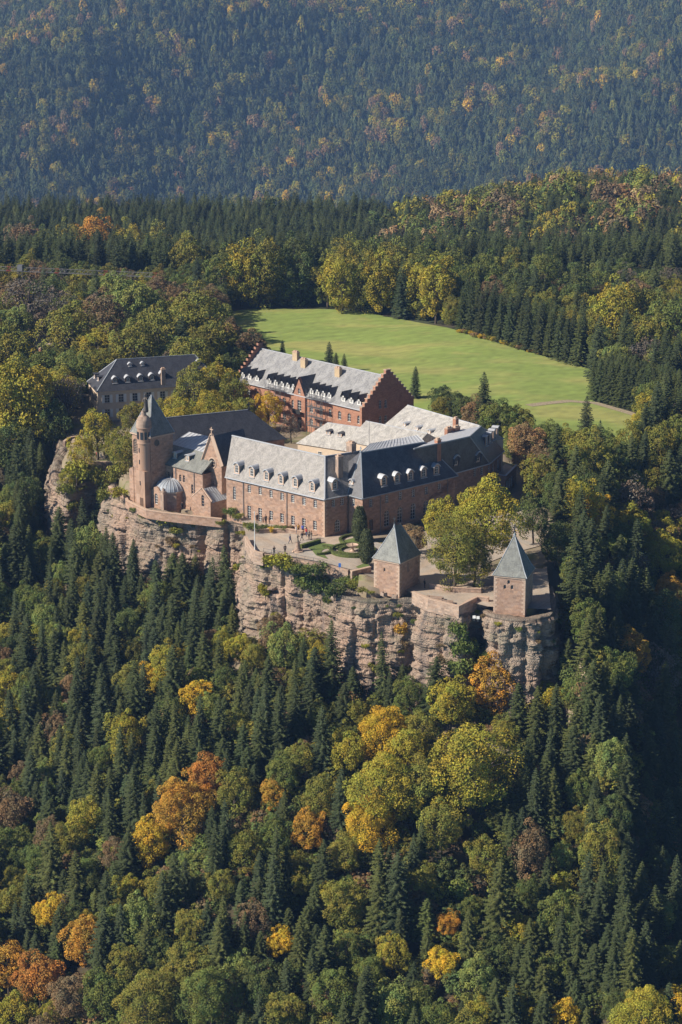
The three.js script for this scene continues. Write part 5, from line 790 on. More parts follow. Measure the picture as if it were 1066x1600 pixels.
{
  // the largest three hundred of each kind are trees of their own
  const size = (t) => { const [px, py, d] = pixelOf(V(t.x, t.y + 10 * t.sy, t.z)); return px > -40 && px < 1106 && py > -20 && py < 1680 ? t.sy / d : 0; };
  const rest = { spruce: [], broad: [], sparse: [], skirt: [], grand: [] };
  for (const kind of ['spruce', 'grand', 'broad', 'skirt', 'sparse']) {
    const all = TREES.filter((t) => t.kind === kind).sort((a, b) => size(b) - size(a)), protos = kind === 'spruce' ? SPRUCE : kind === 'broad' ? BROAD : kind === 'grand' ? GRAND : kind === 'skirt' ? SKIRT : SPARSE, made = new Map();
    all.forEach((t, i) => {
      const v = t.v % protos.length;
      if (i >= 300 || size(t) === 0) { rest[kind].push([t.x, t.y, t.z, t.s, t.sy, t.pal, v]); return; }
      const key = v + t.pal; let g;
      const name = kind === 'spruce' ? 'spruce_tree' : kind === 'broad' || kind === 'skirt' || kind === 'grand' ? 'broadleaf_tree' : 'bare_tree';
      if (!made.has(key)) { g = new THREE.Group(); g.add(mesh('trunk', protos[v].trunk, M.bark), mesh('crown', protos[v].crown, foliage(t.pal))); made.set(key, g); } else g = made.get(key).clone();
      g.name = numbered(name); g.position.set(t.x, t.y, t.z); g.rotation.set((((t.v * 7) % 100) / 100 - 0.5) * 0.1, t.turn, (((t.v * 13) % 100) / 100 - 0.5) * 0.1); g.scale.set(t.s, t.sy, t.s);
      const big = kind === 'spruce' ? (t.sy > 0.62 ? 'tall ' : t.sy < 0.44 ? 'small ' : 'medium sized ') : t.s > 0.9 ? 'large ' : t.s < 0.55 ? 'small ' : 'medium sized ';
      info(g, big + COLOUR[t.pal] + (kind === 'spruce' ? ' spruce ' : kind !== 'sparse' ? ' broadleaf tree ' : ' tree ') + t.where, 'tree', big + COLOUR[t.pal] + (kind === 'spruce' ? ' spruces ' : ' broadleaf trees ') + t.where); scene.add(g);
    });
  }
  const wood = new THREE.Group(); wood.name = 'forest'; wood.userData = { kind: 'stuff', label: 'dense mixed autumn forest covering the slopes and far hillsides', category: 'forest' }; scene.add(wood);
  const near = (name, list, protos) => protos.forEach((p, v) => { const l = list.filter((t) => t[6] === v); if (l.length) instanced(wood, name, p.crown, l, leafMat); });
  near('conifer_mass', rest.spruce, SPRUCE); near('broadleaf_mass', rest.broad, BROAD); near('broadleaf_mass', rest.sparse, SPARSE); near('broadleaf_mass', rest.skirt, SKIRT); near('broadleaf_mass', rest.grand, GRAND); near('undergrowth', globalThis.underwood, FARBROAD.map((g) => ({ crown: g })));
    const far = globalThis.farForest;
  FARSPRUCE.forEach((g, v) => { const own = far.spruce.filter((_, i) => i % 4 === v); instanced(wood, 'conifer_mass', g, own.filter((t) => t[2] < -1000), leafMat); instanced(wood, 'conifer_mass', SPRUCE[v].crown, own.filter((t) => t[2] >= -1000), leafMat); });
  FARBROAD.forEach((g, v) => instanced(wood, 'broadleaf_mass', g, far.broad.filter((_, i) => i % 4 === v), leafMat));
  console.log('trees', TREES.length, TREES.filter((t) => t.kind === 'spruce').length, 'rest', rest.spruce.length, rest.broad.length, 'far', far.spruce.length, far.broad.length);
}

// ---------------------------------------------------------------- low walls
function lowWall(label, line, y0, y1, thick, mat, coping = true, name = 'parapet_wall') {
  const mid = line[Math.floor(line.length / 2)], b = thing(name, label, 'wall', V(mid[0], y0, mid[1]));
  const make = (w, a, c) => { const s = new THREE.Shape(band(line, w).map(([x, z]) => new THREE.Vector2(x, -z))); const g = new THREE.ExtrudeGeometry(s, { depth: c - a, bevelEnabled: false }); g.clearGroups(); return g.rotateX(-Math.PI / 2).translate(0, a, 0); };
  part(b, 'wall', make(thick, y0, y1), mat); if (coping) part(b, 'coping', make(thick + 0.14, y1 + 0.003, y1 + 0.13), M.trim);
  return b;
}
const ptsAt = (list, h) => list.map(([x, y]) => { const p = at(x, y, h); return [p.x, p.z]; });
lowWall('long sandstone parapet along the rock edge below the bell tower', ptsAt([[171, 760], [194, 772], [199, 782], [230, 797], [256, 801], [300, 806], [347, 811]], -0.7), -2.4, -0.7, 0.45, M.pink);
lowWall('curved sandstone parapet behind the flagpole', ptsAt([[384, 839], [391, 852], [399, 862], [412, 865]], 0.7), -1.6, 0.7, 0.45, M.rubble);
lowWall('low dark retaining wall of the planted bed under the convent windows', [[-16.4, -379.3], [-13.5, -379.8], [-10, -379.6], [-7.2, -378.2]], -0.6, 0.75, 0.4, M.rubble, true, 'retaining_wall');
lowWall('rubble wall joining the squat chapel to the garden steps', ptsAt([[549, 893], [579, 886]], 0.4), -2.6, 0.4, 0.5, M.rubble);
lowWall('white edged rubble parapet along the esplanade edge', [[12.6, -344.7], [15.2, -340.8], [20.2, -336.7], [22.0, -339.6], [23.4, -341.6]], -2.6, -0.35, 0.5, M.rubble);
lowWall('rubble wall running to the slender chapel', [[23.6, -341.9], [25.6, -341.2]], -2.4, -0.3, 0.45, M.rubble);
lowWall('stone parapet of the lookout under the broad tree', ptsAt([[131, 715], [142, 722], [160, 722], [177, 723]], -0.4), -3.5, -0.4, 0.45, M.rubble);
lowWall('short pale wall on the outermost left rock', ptsAt([[100, 690], [108, 684], [119, 682]], 0.1), -1.6, 0.1, 0.45, M.rubble);
lowWall('long low shaded wall below the big trees on the esplanade', ptsAt([[672, 912], [700, 918], [752, 920]], -0.2), -1.2, -0.2, 0.4, M.rubble);

lowWall('rough retaining wall under the terrace railing', [[-16.6, -367.9], [-12.6, -365.5], [-8, -363.1], [-3, -360.1], [1.4, -356.4]], -3, -0.05, 0.5, M.rubble, false, 'retaining_wall');
// railing along the terrace
{
  const line = ptsAt([[412, 865], [450, 872], [490, 880], [512, 884]], 0.0), o = V(line[1][0], 0, line[1][1]), b = thing('railing', 'thin metal railing along the open terrace edge', 'railing', o);
  for (let i = 0; i < line.length - 1; i++) { const a = V(line[i][0], 0, line[i][1]), c = V(line[i + 1][0], 0, line[i + 1][1]); for (const y of [0.5, 1.0]) part(b, 'rail', beam(Y(a, y), Y(c, y), 0.05), M.metal); for (let k = 0; k < 3; k++) { const p = a.clone().lerp(c, k / 3); part(b, 'post', new THREE.BoxGeometry(0.06, 1.1, 0.06).translate(p.x, 0.5, p.z), M.metal); } }
}

// ---------------------------------------------------------------- garden
function hedgeRing(label, c, r, w, h, a0, a1, name = 'box_hedge') {
  const b = thing(name, label, 'hedge', Y(c, 0), 'clipped box hedges of the round garden'), L = new Leaves(), rr = rng(Math.round(r * 100)), N = Math.round((a1 - a0) * r * 95);
  const core = []; const K = Math.max(6, Math.round((a1 - a0) * r * 2)); for (let i = 0; i < K; i++) { const a = lerp(a0, a1, i / K), e = lerp(a0, a1, (i + 1) / K), q = (t, k, y) => V(c.x + Math.cos(t) * (r + k), y, c.z + Math.sin(t) * (r + k)), k = w / 2 - 0.05, y1 = h - 0.05; core.push([q(a, -k, y1), q(e, -k, y1), q(e, k, y1), q(a, k, y1)].reverse(), [q(a, k, -0.1), q(e, k, -0.1), q(e, k, y1), q(a, k, y1)].reverse(), [q(a, -k, -0.1), q(e, -k, -0.1), q(e, -k, y1), q(a, -k, y1)]); }
  for (let i = 0; i < N; i++) { const a = lerp(a0, a1, rr()), side = rr(), k = side < 0.4 ? (rr() - 0.5) * w : (rr() < 0.5 ? -1 : 1) * w / 2, y = side < 0.4 ? h : rr() * h, p = V(c.x + Math.cos(a) * (r + k), y, c.z + Math.sin(a) * (r + k)), s = 0.09, v = 0.7 + 0.6 * rr(), j = () => V((rr() - 0.5) * 2 * s, (rr() - 0.5) * 2 * s, (rr() - 0.5) * 2 * s); L.tri(p.clone().add(j()), p.clone().add(j()), p.clone().add(j()), [v, v, v]); }
  const m = part(b, 'hedge_body', faces(core), hedgeCore); part(b, 'foliage', L.geo(), hedgeLeaf);
}
const hedgeCore = plain([0.1, 0.125, 0.03], 'hedge twigs and leaves', 1, 0, 0.3, 0.6), hedgeLeaf = leafMat.clone(); hedgeLeaf.color.setRGB(0.1, 0.125, 0.03); hedgeLeaf.name = 'box leaves';
const KNOT = at(551, 861.5, 0);
hedgeRing('outer round box hedge ring encircling the fountain', KNOT, 4.0, 0.55, 0.55, 0, 6.283);
hedgeRing('inner round box hedge ring nearest the fountain', KNOT, 2.4, 0.5, 0.45, 0, 6.283);
for (let i = 0; i < 4; i++) hedgeRing('short box hedge curve between the two round hedge rings', KNOT, 3.2, 0.5, 0.42, i * 1.571 + 0.3, i * 1.571 + 1.25);
hedgeRing('curved box hedge around the rear lawn by the yews', at(560, 845, 0), 3.4, 0.5, 0.5, 2.3, 4.6);
const lawnMat = plain([0.12, 0.165, 0.04], 'lawn grass', 1, 0, 0.3, 2);
sheet('lawn', band(ptsAt([[484, 858], [497, 856], [507, 853], [512, 850]], 0), 3.2), (x, z) => 0.06, lawnMat, 1);
sheet('lawn', ptsAt([[484, 856], [506, 849], [512, 852], [502, 862], [513, 874], [494, 868]], 0), (x, z) => 0.075, lawnMat, 1);
sheet('lawn', ptsAt([[532, 846], [556, 840], [575, 846], [560, 853]], 0), (x, z) => 0.06, lawnMat, 1);
sheet('lawn', ptsAt([[556, 886], [572, 879], [578, 884], [565, 891]], 0), (x, z) => 0.06, lawnMat, 1);
hedgeRing('box hedge curve bordering the front lawn beside the monument', at(496, 861, 0), 2.6, 0.5, 0.5, -1.2, 1.6);
{
  const lineH = ptsAt([[470, 857], [486, 852], [500, 848]], 0), b = thing('straight_hedge', 'straight dark clipped hedge behind the monument', 'hedge', V(lineH[1][0], 0, lineH[1][1])), L = new Leaves(), rr = rng(5);
  for (let i = 0; i < 2; i++) { const a = V(lineH[i][0], 0.35, lineH[i][1]), c = V(lineH[i + 1][0], 0.35, lineH[i + 1][1]); part(b, 'hedge_body', beam(a, c, 0.6, 0.75), hedgeCore); for (let k = 0; k < 500; k++) { const p = a.clone().lerp(c, rr()).add(V((rr() - 0.5) * 0.7, (rr() - 0.5) * 0.8 + 0.05, (rr() - 0.5) * 0.7)), j = () => V((rr() - 0.5) * 0.2, (rr() - 0.5) * 0.2, (rr() - 0.5) * 0.2); L.tri(p.clone().add(j()), p.clone().add(j()), p.clone().add(j()), [1, 1, 1]); } }
  part(b, 'foliage', L.geo(), hedgeLeaf);
}
{
  const f = thing('fountain', 'round stone fountain bowl in the middle of the hedge rings', 'fountain', KNOT);
  part(f, 'basin', new THREE.LatheGeometry([[0.01, 0], [0.55, 0], [0.5, 0.15], [0.22, 0.3], [0.25, 0.7], [0.9, 1.0], [1.15, 1.3], [1.05, 1.32], [0.8, 1.1], [0.01, 1.02]].map((p) => new THREE.Vector2(...p)), 24).translate(KNOT.x, 0, KNOT.z), M.trim);
  part(f, 'spout', new THREE.CylinderGeometry(0.08, 0.16, 0.7, 10).translate(KNOT.x, 1.35, KNOT.z), M.rubble);
}
function yew(px, py, h, r, label) {
  const p = at(px, py, 0), b = thing('columnar_yew', label, 'tree', p, 'clipped yew columns'), L = new Leaves(), rr = rng(Math.round(px)), prof = (t) => r * Math.pow(Math.sin(Math.PI * clamp(0.06 + 0.9 * t, 0, 1)), 0.42) * (1 - 0.22 * t);
  for (let i = 0; i < 5200; i++) { const t = rr(), a = rr() * 6.283, q = prof(t) * (0.86 + 0.16 * rr() + 0.05 * noise(a * 2, t * 6)), c = V(Math.cos(a) * q, 0.15 + t * h, Math.sin(a) * q), s = 0.13, v = 0.65 + 0.6 * rr(), j = () => V((rr() - 0.5) * 2 * s, (rr() - 0.4) * 3.2 * s, (rr() - 0.5) * 2 * s); L.tri(c.clone().add(j()), c.clone().add(j()), c.clone().add(j()), [v, v, v * 0.9]); }
  const core = new THREE.LatheGeometry(Array.from({ length: 14 }, (_, i) => new THREE.Vector2(Math.max(0.01, prof(i / 13) * 0.86), 0.15 + i / 13 * h)), 20);
  sub(b, 'trunk', new THREE.CylinderGeometry(0.16, 0.2, 0.6, 8).translate(0, 0.2, 0), M.bark); const k = sub(b, 'crown', core, yewCore); sub(k, 'foliage', L.geo(), yewLeaf);
}
const yewCore = plain([0.075, 0.09, 0.034], 'yew twigs', 1, 0, 0.3, 0.6), yewLeaf = leafMat.clone(); yewLeaf.color.setRGB(0.075, 0.09, 0.034); yewLeaf.name = 'yew needles';
yew(562, 846, 6.6, 1.62, 'taller clipped yew column against the refectory wall'); yew(573, 880, 6.2, 1.55, 'stouter clipped yew column next to the squat chapel');

// ---------------------------------------------------------------- figures
const cubes = new Map();
function sdf(key, prims, res, half, centre) {
  if (cubes.has(key)) return cubes.get(key);
  const mc = new MarchingCubes(res, new THREE.MeshStandardMaterial(), false, false, 40000); mc.isolation = 0; const h = res / 2, P = V(0, 0, 0);
  for (let z = 0; z < res; z++) for (let y = 0; y < res; y++) for (let x = 0; x < res; x++) {
    P.set((x - h) / h, (y - h) / h, (z - h) / h).multiplyScalar(half).add(centre); let d = 1e9;
    for (const [a, b, ra, rb, k = 0.03] of prims) { const ab = b.clone().sub(a), t = clamp(P.clone().sub(a).dot(ab) / Math.max(1e-9, ab.lengthSq()), 0, 1), e = P.distanceTo(a.clone().addScaledVector(ab, t)) - lerp(ra, rb, t); const hh = clamp(0.5 + 0.5 * (d - e) / k, 0, 1); d = d > 1e8 ? e : lerp(d, e, hh) - k * hh * (1 - hh); }
    mc.field[z * res * res + y * res + x] = -d;
  }
  mc.update(); const n = mc.count, pos = new Float32Array(n * 3), nor = new Float32Array(n * 3);
  for (let i = 0; i < n; i++) { for (let c = 0; c < 3; c++) { pos[i * 3 + c] = mc.positionArray[i * 3 + c] * half + centre.getComponent(c); nor[i * 3 + c] = mc.normalArray[i * 3 + c]; } }
  const g = new THREE.BufferGeometry(); g.setAttribute('position', new THREE.BufferAttribute(pos, 3)); g.setAttribute('normal', new THREE.BufferAttribute(nor, 3)); cubes.set(key, g); return g;
}
function bodyPrims(pose) {
  const s = pose === 'walk' ? 0.22 : 0.03, arm = pose === 'photo' ? 1 : 0, sit = pose === 'sit';
  const hipY = sit ? 0.5 : 0.92, kn = (q) => sit ? V(q * 0.1, 0.5, 0.4) : V(q * 0.1, 0.5, q * s * 0.8 + 0.04), an = (q) => sit ? V(q * 0.1, 0.09, 0.42) : V(q * 0.1, 0.09, q * s * 1.5), up = hipY - 0.92;
  const list = [[V(0, 0.95 + up, 0), V(0, 1.32 + up, 0), 0.14, 0.16], [V(-0.15, 1.38 + up, 0), V(0.15, 1.38 + up, 0), 0.08, 0.08], [V(0, 1.4 + up, 0), V(0, 1.52 + up, 0.01), 0.06, 0.055], [V(0, 1.58 + up, 0.01), V(0, 1.65 + up, 0), 0.085, 0.095, 0.02], [V(0, 1.585 + up, 0.09), V(0, 1.6 + up, 0.1), 0.02, 0.015, 0.02]];
  for (const q of [-1, 1]) {
    list.push([V(q * 0.09, hipY, 0), kn(q), 0.1, 0.065], [kn(q), an(q), 0.062, 0.045], [an(q), an(q).add(V(0, -0.045, 0.13)), 0.05, 0.04]);
    const el = arm ? V(q * 0.26, 1.18, 0.14) : V(q * 0.27, 1.12 + up, -0.03 - q * s * 0.5), ha = arm ? V(q * 0.07, 1.5, 0.26) : V(q * 0.26, 0.88 + up, 0.06 - q * s);
    list.push([V(q * 0.2, 1.38 + up, 0), el, 0.062, 0.048], [el, ha, 0.045, 0.034], [ha, ha.clone().lerp(el, -0.3), 0.036, 0.02]);
  }
  return list;
}
const personMat = new THREE.MeshStandardMaterial({ vertexColors: true, roughness: 0.9 }); personMat.name = 'clothing and skin';
const hairMat = flat([0.05, 0.035, 0.025], 'hair', 0.8);
function person(p, turn, pose, top, legs, label, group, s = 1) {
  const g = sdf('body' + pose, bodyPrims(pose), 56, 1.0, V(0, 0.9, 0)).clone(), pos = g.attributes.position, col = [], up = pose === 'sit' ? -0.42 : 0;
  for (let i = 0; i < pos.count; i++) { const x = Math.abs(pos.getX(i)), y = pos.getY(i) - up, z = pos.getZ(i); const hand = pose === 'photo' ? y > 1.44 && z > 0.2 : x > 0.2 && y < 0.9; col.push(...(y > 1.47 || hand ? [0.42, 0.25, 0.18] : y > 0.93 || (x > 0.19 && y > 0.8) ? top : y < 0.12 && pose !== 'sit' ? [0.04, 0.035, 0.03] : legs)); }
  g.setAttribute('color', new THREE.Float32BufferAttribute(col, 3));
  const o = thing('person', label, 'person', p, group); o.rotation.y = turn; o.scale.setScalar(s);
  sub(o, 'body', g, personMat); sub(o, 'hair', new THREE.SphereGeometry(0.108, 10, 8, 0, 6.283, 0, 1.9).scale(0.95, 1.05, 1.05).translate(0, 1.655 + up, -0.012), hairMat);
}
const K = [0.02, 0.02, 0.025], NAVY = [0.03, 0.04, 0.09], JEAN = [0.06, 0.09, 0.16], RED = [0.38, 0.04, 0.04], YEL = [0.55, 0.3, 0.04], GREY = [0.2, 0.2, 0.2], BLUE = [0.05, 0.1, 0.42], WHITE = [0.7, 0.7, 0.68], GREEN = [0.08, 0.14, 0.06];
for (const [x, y, t, pose, top, legs, label] of [[428.5, 867, 0.4, 'photo', K, K, 'person in black standing at the terrace edge taking a photo'], [445.6, 864.6, 0.2, 'stand', [0.05, 0.035, 0.03], K, 'person in dark brown jacket standing near the terrace edge'], [453.5, 849, 1.6, 'walk', NAVY, JEAN, 'person in navy top and jeans walking across the terrace'], [472, 844.5, -1.2, 'walk', K, [0.05, 0.05, 0.06], 'person in dark clothes striding past the monument'], [466.7, 832, 0.6, 'stand', YEL, [0.15, 0.12, 0.1], 'person in yellow jacket in the group by the convent wall'], [473, 833, -0.5, 'stand', BLUE, K, 'person in blue jacket in the group by the convent wall'], [478.7, 838, 2.1, 'stand', RED, JEAN, 'person in red jacket in the group by the convent wall'], [483, 842, 0.3, 'stand', GREY, K, 'person in grey jacket at the right of the group'], [486.5, 843, -0.8, 'stand', [0.12, 0.1, 0.08], GREY, 'person in brown coat at the right of the group'], [463.5, 834.7, 1.2, 'stand', WHITE, JEAN, 'person in white top at the left of the group']]) person(at(x, y, 0), t, pose, top, legs, label, 'visitors on the terrace');
for (const [x, y, top, label] of [[402, 817, K, 'person in black beside a tall convent window'], [415.5, 819, [0.03, 0.03, 0.035], 'person in charcoal between the convent windows and planted bed']]) person(at(x, y, 0), 0.5, 'stand', top, K, label, 'visitors on the terrace', 1.1);
for (const [x, y, top, label] of [[207.5, 778.5, K, 'person in black leaning by the tower parapet'], [211.5, 781, NAVY, 'person in navy beside the turret door'], [285, 797, K, 'person in black between the domed chapel and the gabled chapel'], [305, 800, [0.06, 0.03, 0.03], 'person in dark maroon in front of the gabled chapel']]) person(at(x, y, -1.1), 0.4, 'stand', top, K, label, 'visitors below the church');
[[152, 714, RED, 'person in red seated at the lookout'], [158, 716, WHITE, 'person in white seated at the lookout'], [163, 715, K, 'person in black seated at the lookout'], [168, 717, GREY, 'person in grey seated at the lookout'], [172, 715, [0.3, 0.2, 0.12], 'person in tan seated at the lookout']].forEach(([x, y, top, label], i) => { const p = at(x, y, -1.0); p.y = -1.0; person(p, i, 'sit', top, JEAN, label, 'visitors at the lookout'); });
person(at(663.6, 919, -0.98), 2, 'stand', K, K, 'person in black standing beside the squat chapel', 'visitors below the church');

// statues
const bronze = plain([0.1, 0.085, 0.07], 'weathered bronze', 0.6, 0.4, 0.2), stoneStatue = plain([0.2, 0.17, 0.14], 'weathered statue stone', 0.95, 0, 0.25);
{
  const tc = at(...c2(232, 205), 18.5), prims = [[V(0, 0.1, 0), V(0, 1.1, 0), 0.5, 0.28, 0.1], [V(0, 1.1, 0), V(0, 2.2, 0), 0.28, 0.32, 0.1], [V(-0.25, 2.3, 0), V(0.25, 2.3, 0), 0.17, 0.17, 0.08], [V(0, 2.4, 0), V(0, 2.75, 0), 0.12, 0.11], [V(0, 2.85, 0), V(0, 2.98, 0), 0.19, 0.2, 0.05], [V(0.3, 2.3, 0), V(0.6, 1.9, 0.3), 0.14, 0.1, 0.06], [V(0.6, 1.9, 0.3), V(0.5, 2.4, 0.6), 0.1, 0.07, 0.04], [V(-0.3, 2.3, 0), V(-0.55, 1.8, 0.2), 0.14, 0.1, 0.06], [V(-0.55, 1.8, 0.2), V(-0.15, 1.7, 0.4), 0.1, 0.08, 0.04], [V(0, 0.4, -0.2), V(0, 2.2, -0.25), 0.36, 0.22, 0.1]];
  const s = thing('rooftop_statue', 'robed weathered statue with one arm raised on top of the turret dome', 'statue', Y(tc, 18.5)); s.rotation.y = -0.6; s.scale.setScalar(1.12);
  sub(s, 'figure', sdf('saint', prims, 64, 1.75, V(0, 1.5, 0)), bronze);
  const mp = at(465.6, 861.5, 0), m = thing('monument', 'stone statue on a tall pedestal with round stepped base on the terrace', 'statue', mp); m.rotation.y = 0.5;
  sub(m, 'step', new THREE.CylinderGeometry(1.05, 1.1, 0.2, 24).translate(0, 0.1, 0), M.trim); sub(m, 'plinth', merge([new THREE.CylinderGeometry(0.6, 0.72, 0.35, 16).translate(0, 0.378, 0), new THREE.CylinderGeometry(0.32, 0.5, 1.2, 16).translate(0, 1.15, 0), new THREE.CylinderGeometry(0.42, 0.34, 0.14, 16).translate(0, 1.82, 0)]), M.rubble);
  sub(m, 'figure', sdf('saint').clone().scale(0.42, 0.5, 0.42).translate(0, 1.85, 0), stoneStatue);
}
// ---------------------------------------------------------------- small things
{
  const p = at(398.5, 866, 0), f = thing('flagpole', 'tall white flagpole at the corner of the terrace', 'flagpole', p);
  sub(f, 'pole', new THREE.CylinderGeometry(0.06, 0.11, 8, 10).translate(0, 4, 0), M.white); sub(f, 'foot', new THREE.CylinderGeometry(0.25, 0.3, 0.3, 12).translate(0, 0.15, 0), M.trim); sub(f, 'knob', new THREE.SphereGeometry(0.12, 10, 8).translate(0, 8.08, 0), M.white);
  const q = at(531, 893, -0.1), s = thing('blue_sign', 'small bright blue sign on a post by the garden steps', 'sign', q);
  sub(s, 'post', new THREE.CylinderGeometry(0.04, 0.04, 1.3, 8).translate(0, 0.6, 0), M.metal); sub(s, 'panel', new THREE.BoxGeometry(0.45, 0.75, 0.08).translate(0, 1.2, 0.06), flat([0.06, 0.2, 0.65], 'blue enamel', 0.4));
  for (const [x, y] of [[741, 969], [747, 970]]) { const o = at(x, y, -1.6), l = thing('floodlight', 'small white floodlight on the rock near the slender chapel', 'floodlight', o, 'floodlights on the rock'); sub(l, 'housing', new THREE.BoxGeometry(0.5, 0.5, 0.3).rotateX(-0.5).translate(0, 0.55, 0), M.white); sub(l, 'bracket', new THREE.BoxGeometry(0.1, 0.6, 0.1).translate(0, 0.2, 0), M.metal); }
  // ruined tombs and hewn stones
  const rr = rng(88);
  for (const [x, y, w, l, t, label] of [[679, 937, 1.1, 3.0, 0.35, 'broken stone trough lying on the esplanade beside a smaller slab'], [698, 943, 0.8, 2.2, 0.2, 'tilted stone slab lying on the esplanade beside a trough'], [559, 893, 0.9, 1.4, 0.6, 'rough garden boulder near the front lawn'], [566, 896, 0.7, 1.0, 0.2, 'small rough boulder beside the stouter yew'], [617, 934, 0.7, 0.9, 0.4, 'hewn stone with a hollow on the rock before the squat chapel'], [600, 930, 0.9, 0.9, 0.9, 'rough block on the rock before the squat chapel']]) {
    const p0 = at(x, y, -1), o = thing('hewn_stone', label, 'stone', p0), g = merge([[l, 0.3, w, 0, -0.15, 0], [l, 0.3, w * 0.22, 0, 0.15, w * 0.39], [l, 0.3, w * 0.22, 0, 0.15, -w * 0.39], [l * 0.14, 0.3, w * 0.56, l * 0.43, 0.15, 0], [l * 0.14, 0.3, w * 0.56, -l * 0.43, 0.15, 0]].map(([a, c, e, x1, y1, z1]) => new THREE.BoxGeometry(a, c, e, 5, 2, 4).translate(x1, y1, z1))), q0 = g.attributes.position; for (let i = 0; i < q0.count; i++) { const k = 0.12 * fbm(q0.getX(i) * 2 + x, q0.getY(i) * 2, q0.getZ(i) * 2 + y, 2); q0.setXYZ(i, q0.getX(i) * (1 + k), q0.getY(i) * (1 + 2 * k), q0.getZ(i) * (1 + k)); } g.computeVertexNormals(); g.translate(0, 0.25, 0);
    o.rotation.y = -t; sub(o, 'block', g, M.rubble);
  }
  // tower crane beyond the car park
  const j0 = at(-30, 421, 11), j1 = at(246, 433, 11), base = onGround(34, 470), d = hor(j0, j1), c = thing('tower_crane', 'grey and red lattice tower crane jib reaching over the woods', 'crane', Y(j0.clone().lerp(j1, 0.23), H(j0.x, j0.z)));
  const mp = bases.get(c), red = flat([0.3, 0.05, 0.035], 'faded red paint', 0.8), dull = flat([0.17, 0.17, 0.18], 'weathered galvanised steel', 0.8, 0.1), W = 1.1, hs = 1.2, L = j0.distanceTo(j1), bars = [[], []], n = outN(d), N = 40;
  for (let i = 0; i < N; i++) { const a = j0.clone().addScaledVector(d, L * i / N), b2 = j0.clone().addScaledVector(d, L * (i + 1) / N), lst = bars[i % 11 === 6 ? 1 : 0], s0 = off(a, n, W / 2), s1 = off(a, n, -W / 2), e0 = off(b2, n, W / 2), e1 = off(b2, n, -W / 2), t0 = Y(a, a.y + hs), t1 = Y(b2, b2.y + hs); lst.push(beam(s0, e0, 0.09), beam(s1, e1, 0.09), beam(t0, t1, 0.1), beam(s0, t1, 0.06), beam(e1, t0, 0.06), beam(s0, e1, 0.06)); }
  part(c, 'jib', merge(bars[0]), dull); part(c, 'jib_bands', merge(bars[1]), red);
  const mb = []; for (let y = mp.y; y < 10.6; y += 1.6) for (const [i, k] of [[-1, -1], [1, -1], [1, 1], [-1, 1]]) { const a = off(off(Y(mp, y), d, i * 0.8), n, k * 0.8), b2 = off(off(Y(mp, y + 1.6), d, i * 0.8), n, k * 0.8), b3 = off(off(Y(mp, y + 1.6), d, -k * 0.8), n, i * 0.8); mb.push(beam(a, b2, 0.16), beam(a, b3, 0.09)); }
  part(c, 'mast', merge(mb), dull); part(c, 'cab', oriented(new THREE.BoxGeometry(1.6, 1.8, 1.4), Y(mp, 12), d, YUP, n), M.metal); part(c, 'counterweight', oriented(new THREE.BoxGeometry(2.4, 1.4, 1.2), Y(j0, 10.2), d, YUP, n), M.rubble);
  // cars
  const paint = [['white', [0.75, 0.75, 0.75]], ['silver', [0.45, 0.47, 0.5]], ['dark blue', [0.03, 0.05, 0.12]], ['white', [0.75, 0.75, 0.75]], ['black', [0.02, 0.02, 0.022]], ['white', [0.72, 0.73, 0.74]]];
  [[88, 570, 0.5], [120, 576, 0.6], [138, 580, 0.7], [150, 576, 0.2], [160, 570, 0.8], [104, 568, 0.4]].forEach(([x, y, t], i) => {
    const o = onGround(x, y), [nm, rgb] = paint[i], k = thing('parked_car', nm + ' hatchback parked under trees by the hostel', 'car', V(o.x, o.y + 0.1, o.z), nm + ' cars by the hostel'); k.rotation.y = t;
    const s = new THREE.Shape([[-2, 0.3], [2, 0.3], [2.05, 0.75], [1.9, 0.92], [0.9, 1.0], [0.35, 1.45], [-1.3, 1.5], [-1.95, 1.05]].map((q) => new THREE.Vector2(...q))), bm = flat(rgb, nm + ' car paint', 0.3, 0.1);
    sub(k, 'body', new THREE.ExtrudeGeometry(s, { depth: 1.56, bevelEnabled: true, bevelSize: 0.08, bevelThickness: 0.08, bevelSegments: 2 }).translate(0, 0, -0.78), bm);
    sub(k, 'windows', merge([new THREE.BoxGeometry(1.5, 0.36, 1.76).translate(-0.45, 1.22, 0), new THREE.BoxGeometry(0.05, 0.55, 1.4).rotateZ(0.9).translate(0.75, 1.24, 0), new THREE.BoxGeometry(0.05, 0.4, 1.4).rotateZ(-0.5).translate(-1.75, 1.3, 0)]), M.glass);
    for (const [a, b2] of [[-1.25, 0.78], [1.3, 0.78], [-1.25, -0.78], [1.3, -0.78]]) sub(k, 'wheel', new THREE.CylinderGeometry(0.32, 0.32, 0.2, 14).rotateX(Math.PI / 2).translate(a, 0.32, b2), M.iron);
    for (const b2 of [-0.6, 0.6]) sub(k, 'headlight', new THREE.BoxGeometry(0.06, 0.16, 0.34).translate(2.1, 0.72, b2), M.white);
  });
  // rustic fence by the car park
  const fl = ptsAt([[146, 566], [160, 572], [172, 578]], 0), fb = thing('wooden_fence', 'pale wooden rail fence beside the car park', 'fence', V(fl[1][0], 0, fl[1][1])), wd = plain([0.42, 0.29, 0.15], 'pale timber', 0.9, 0, 0.2);
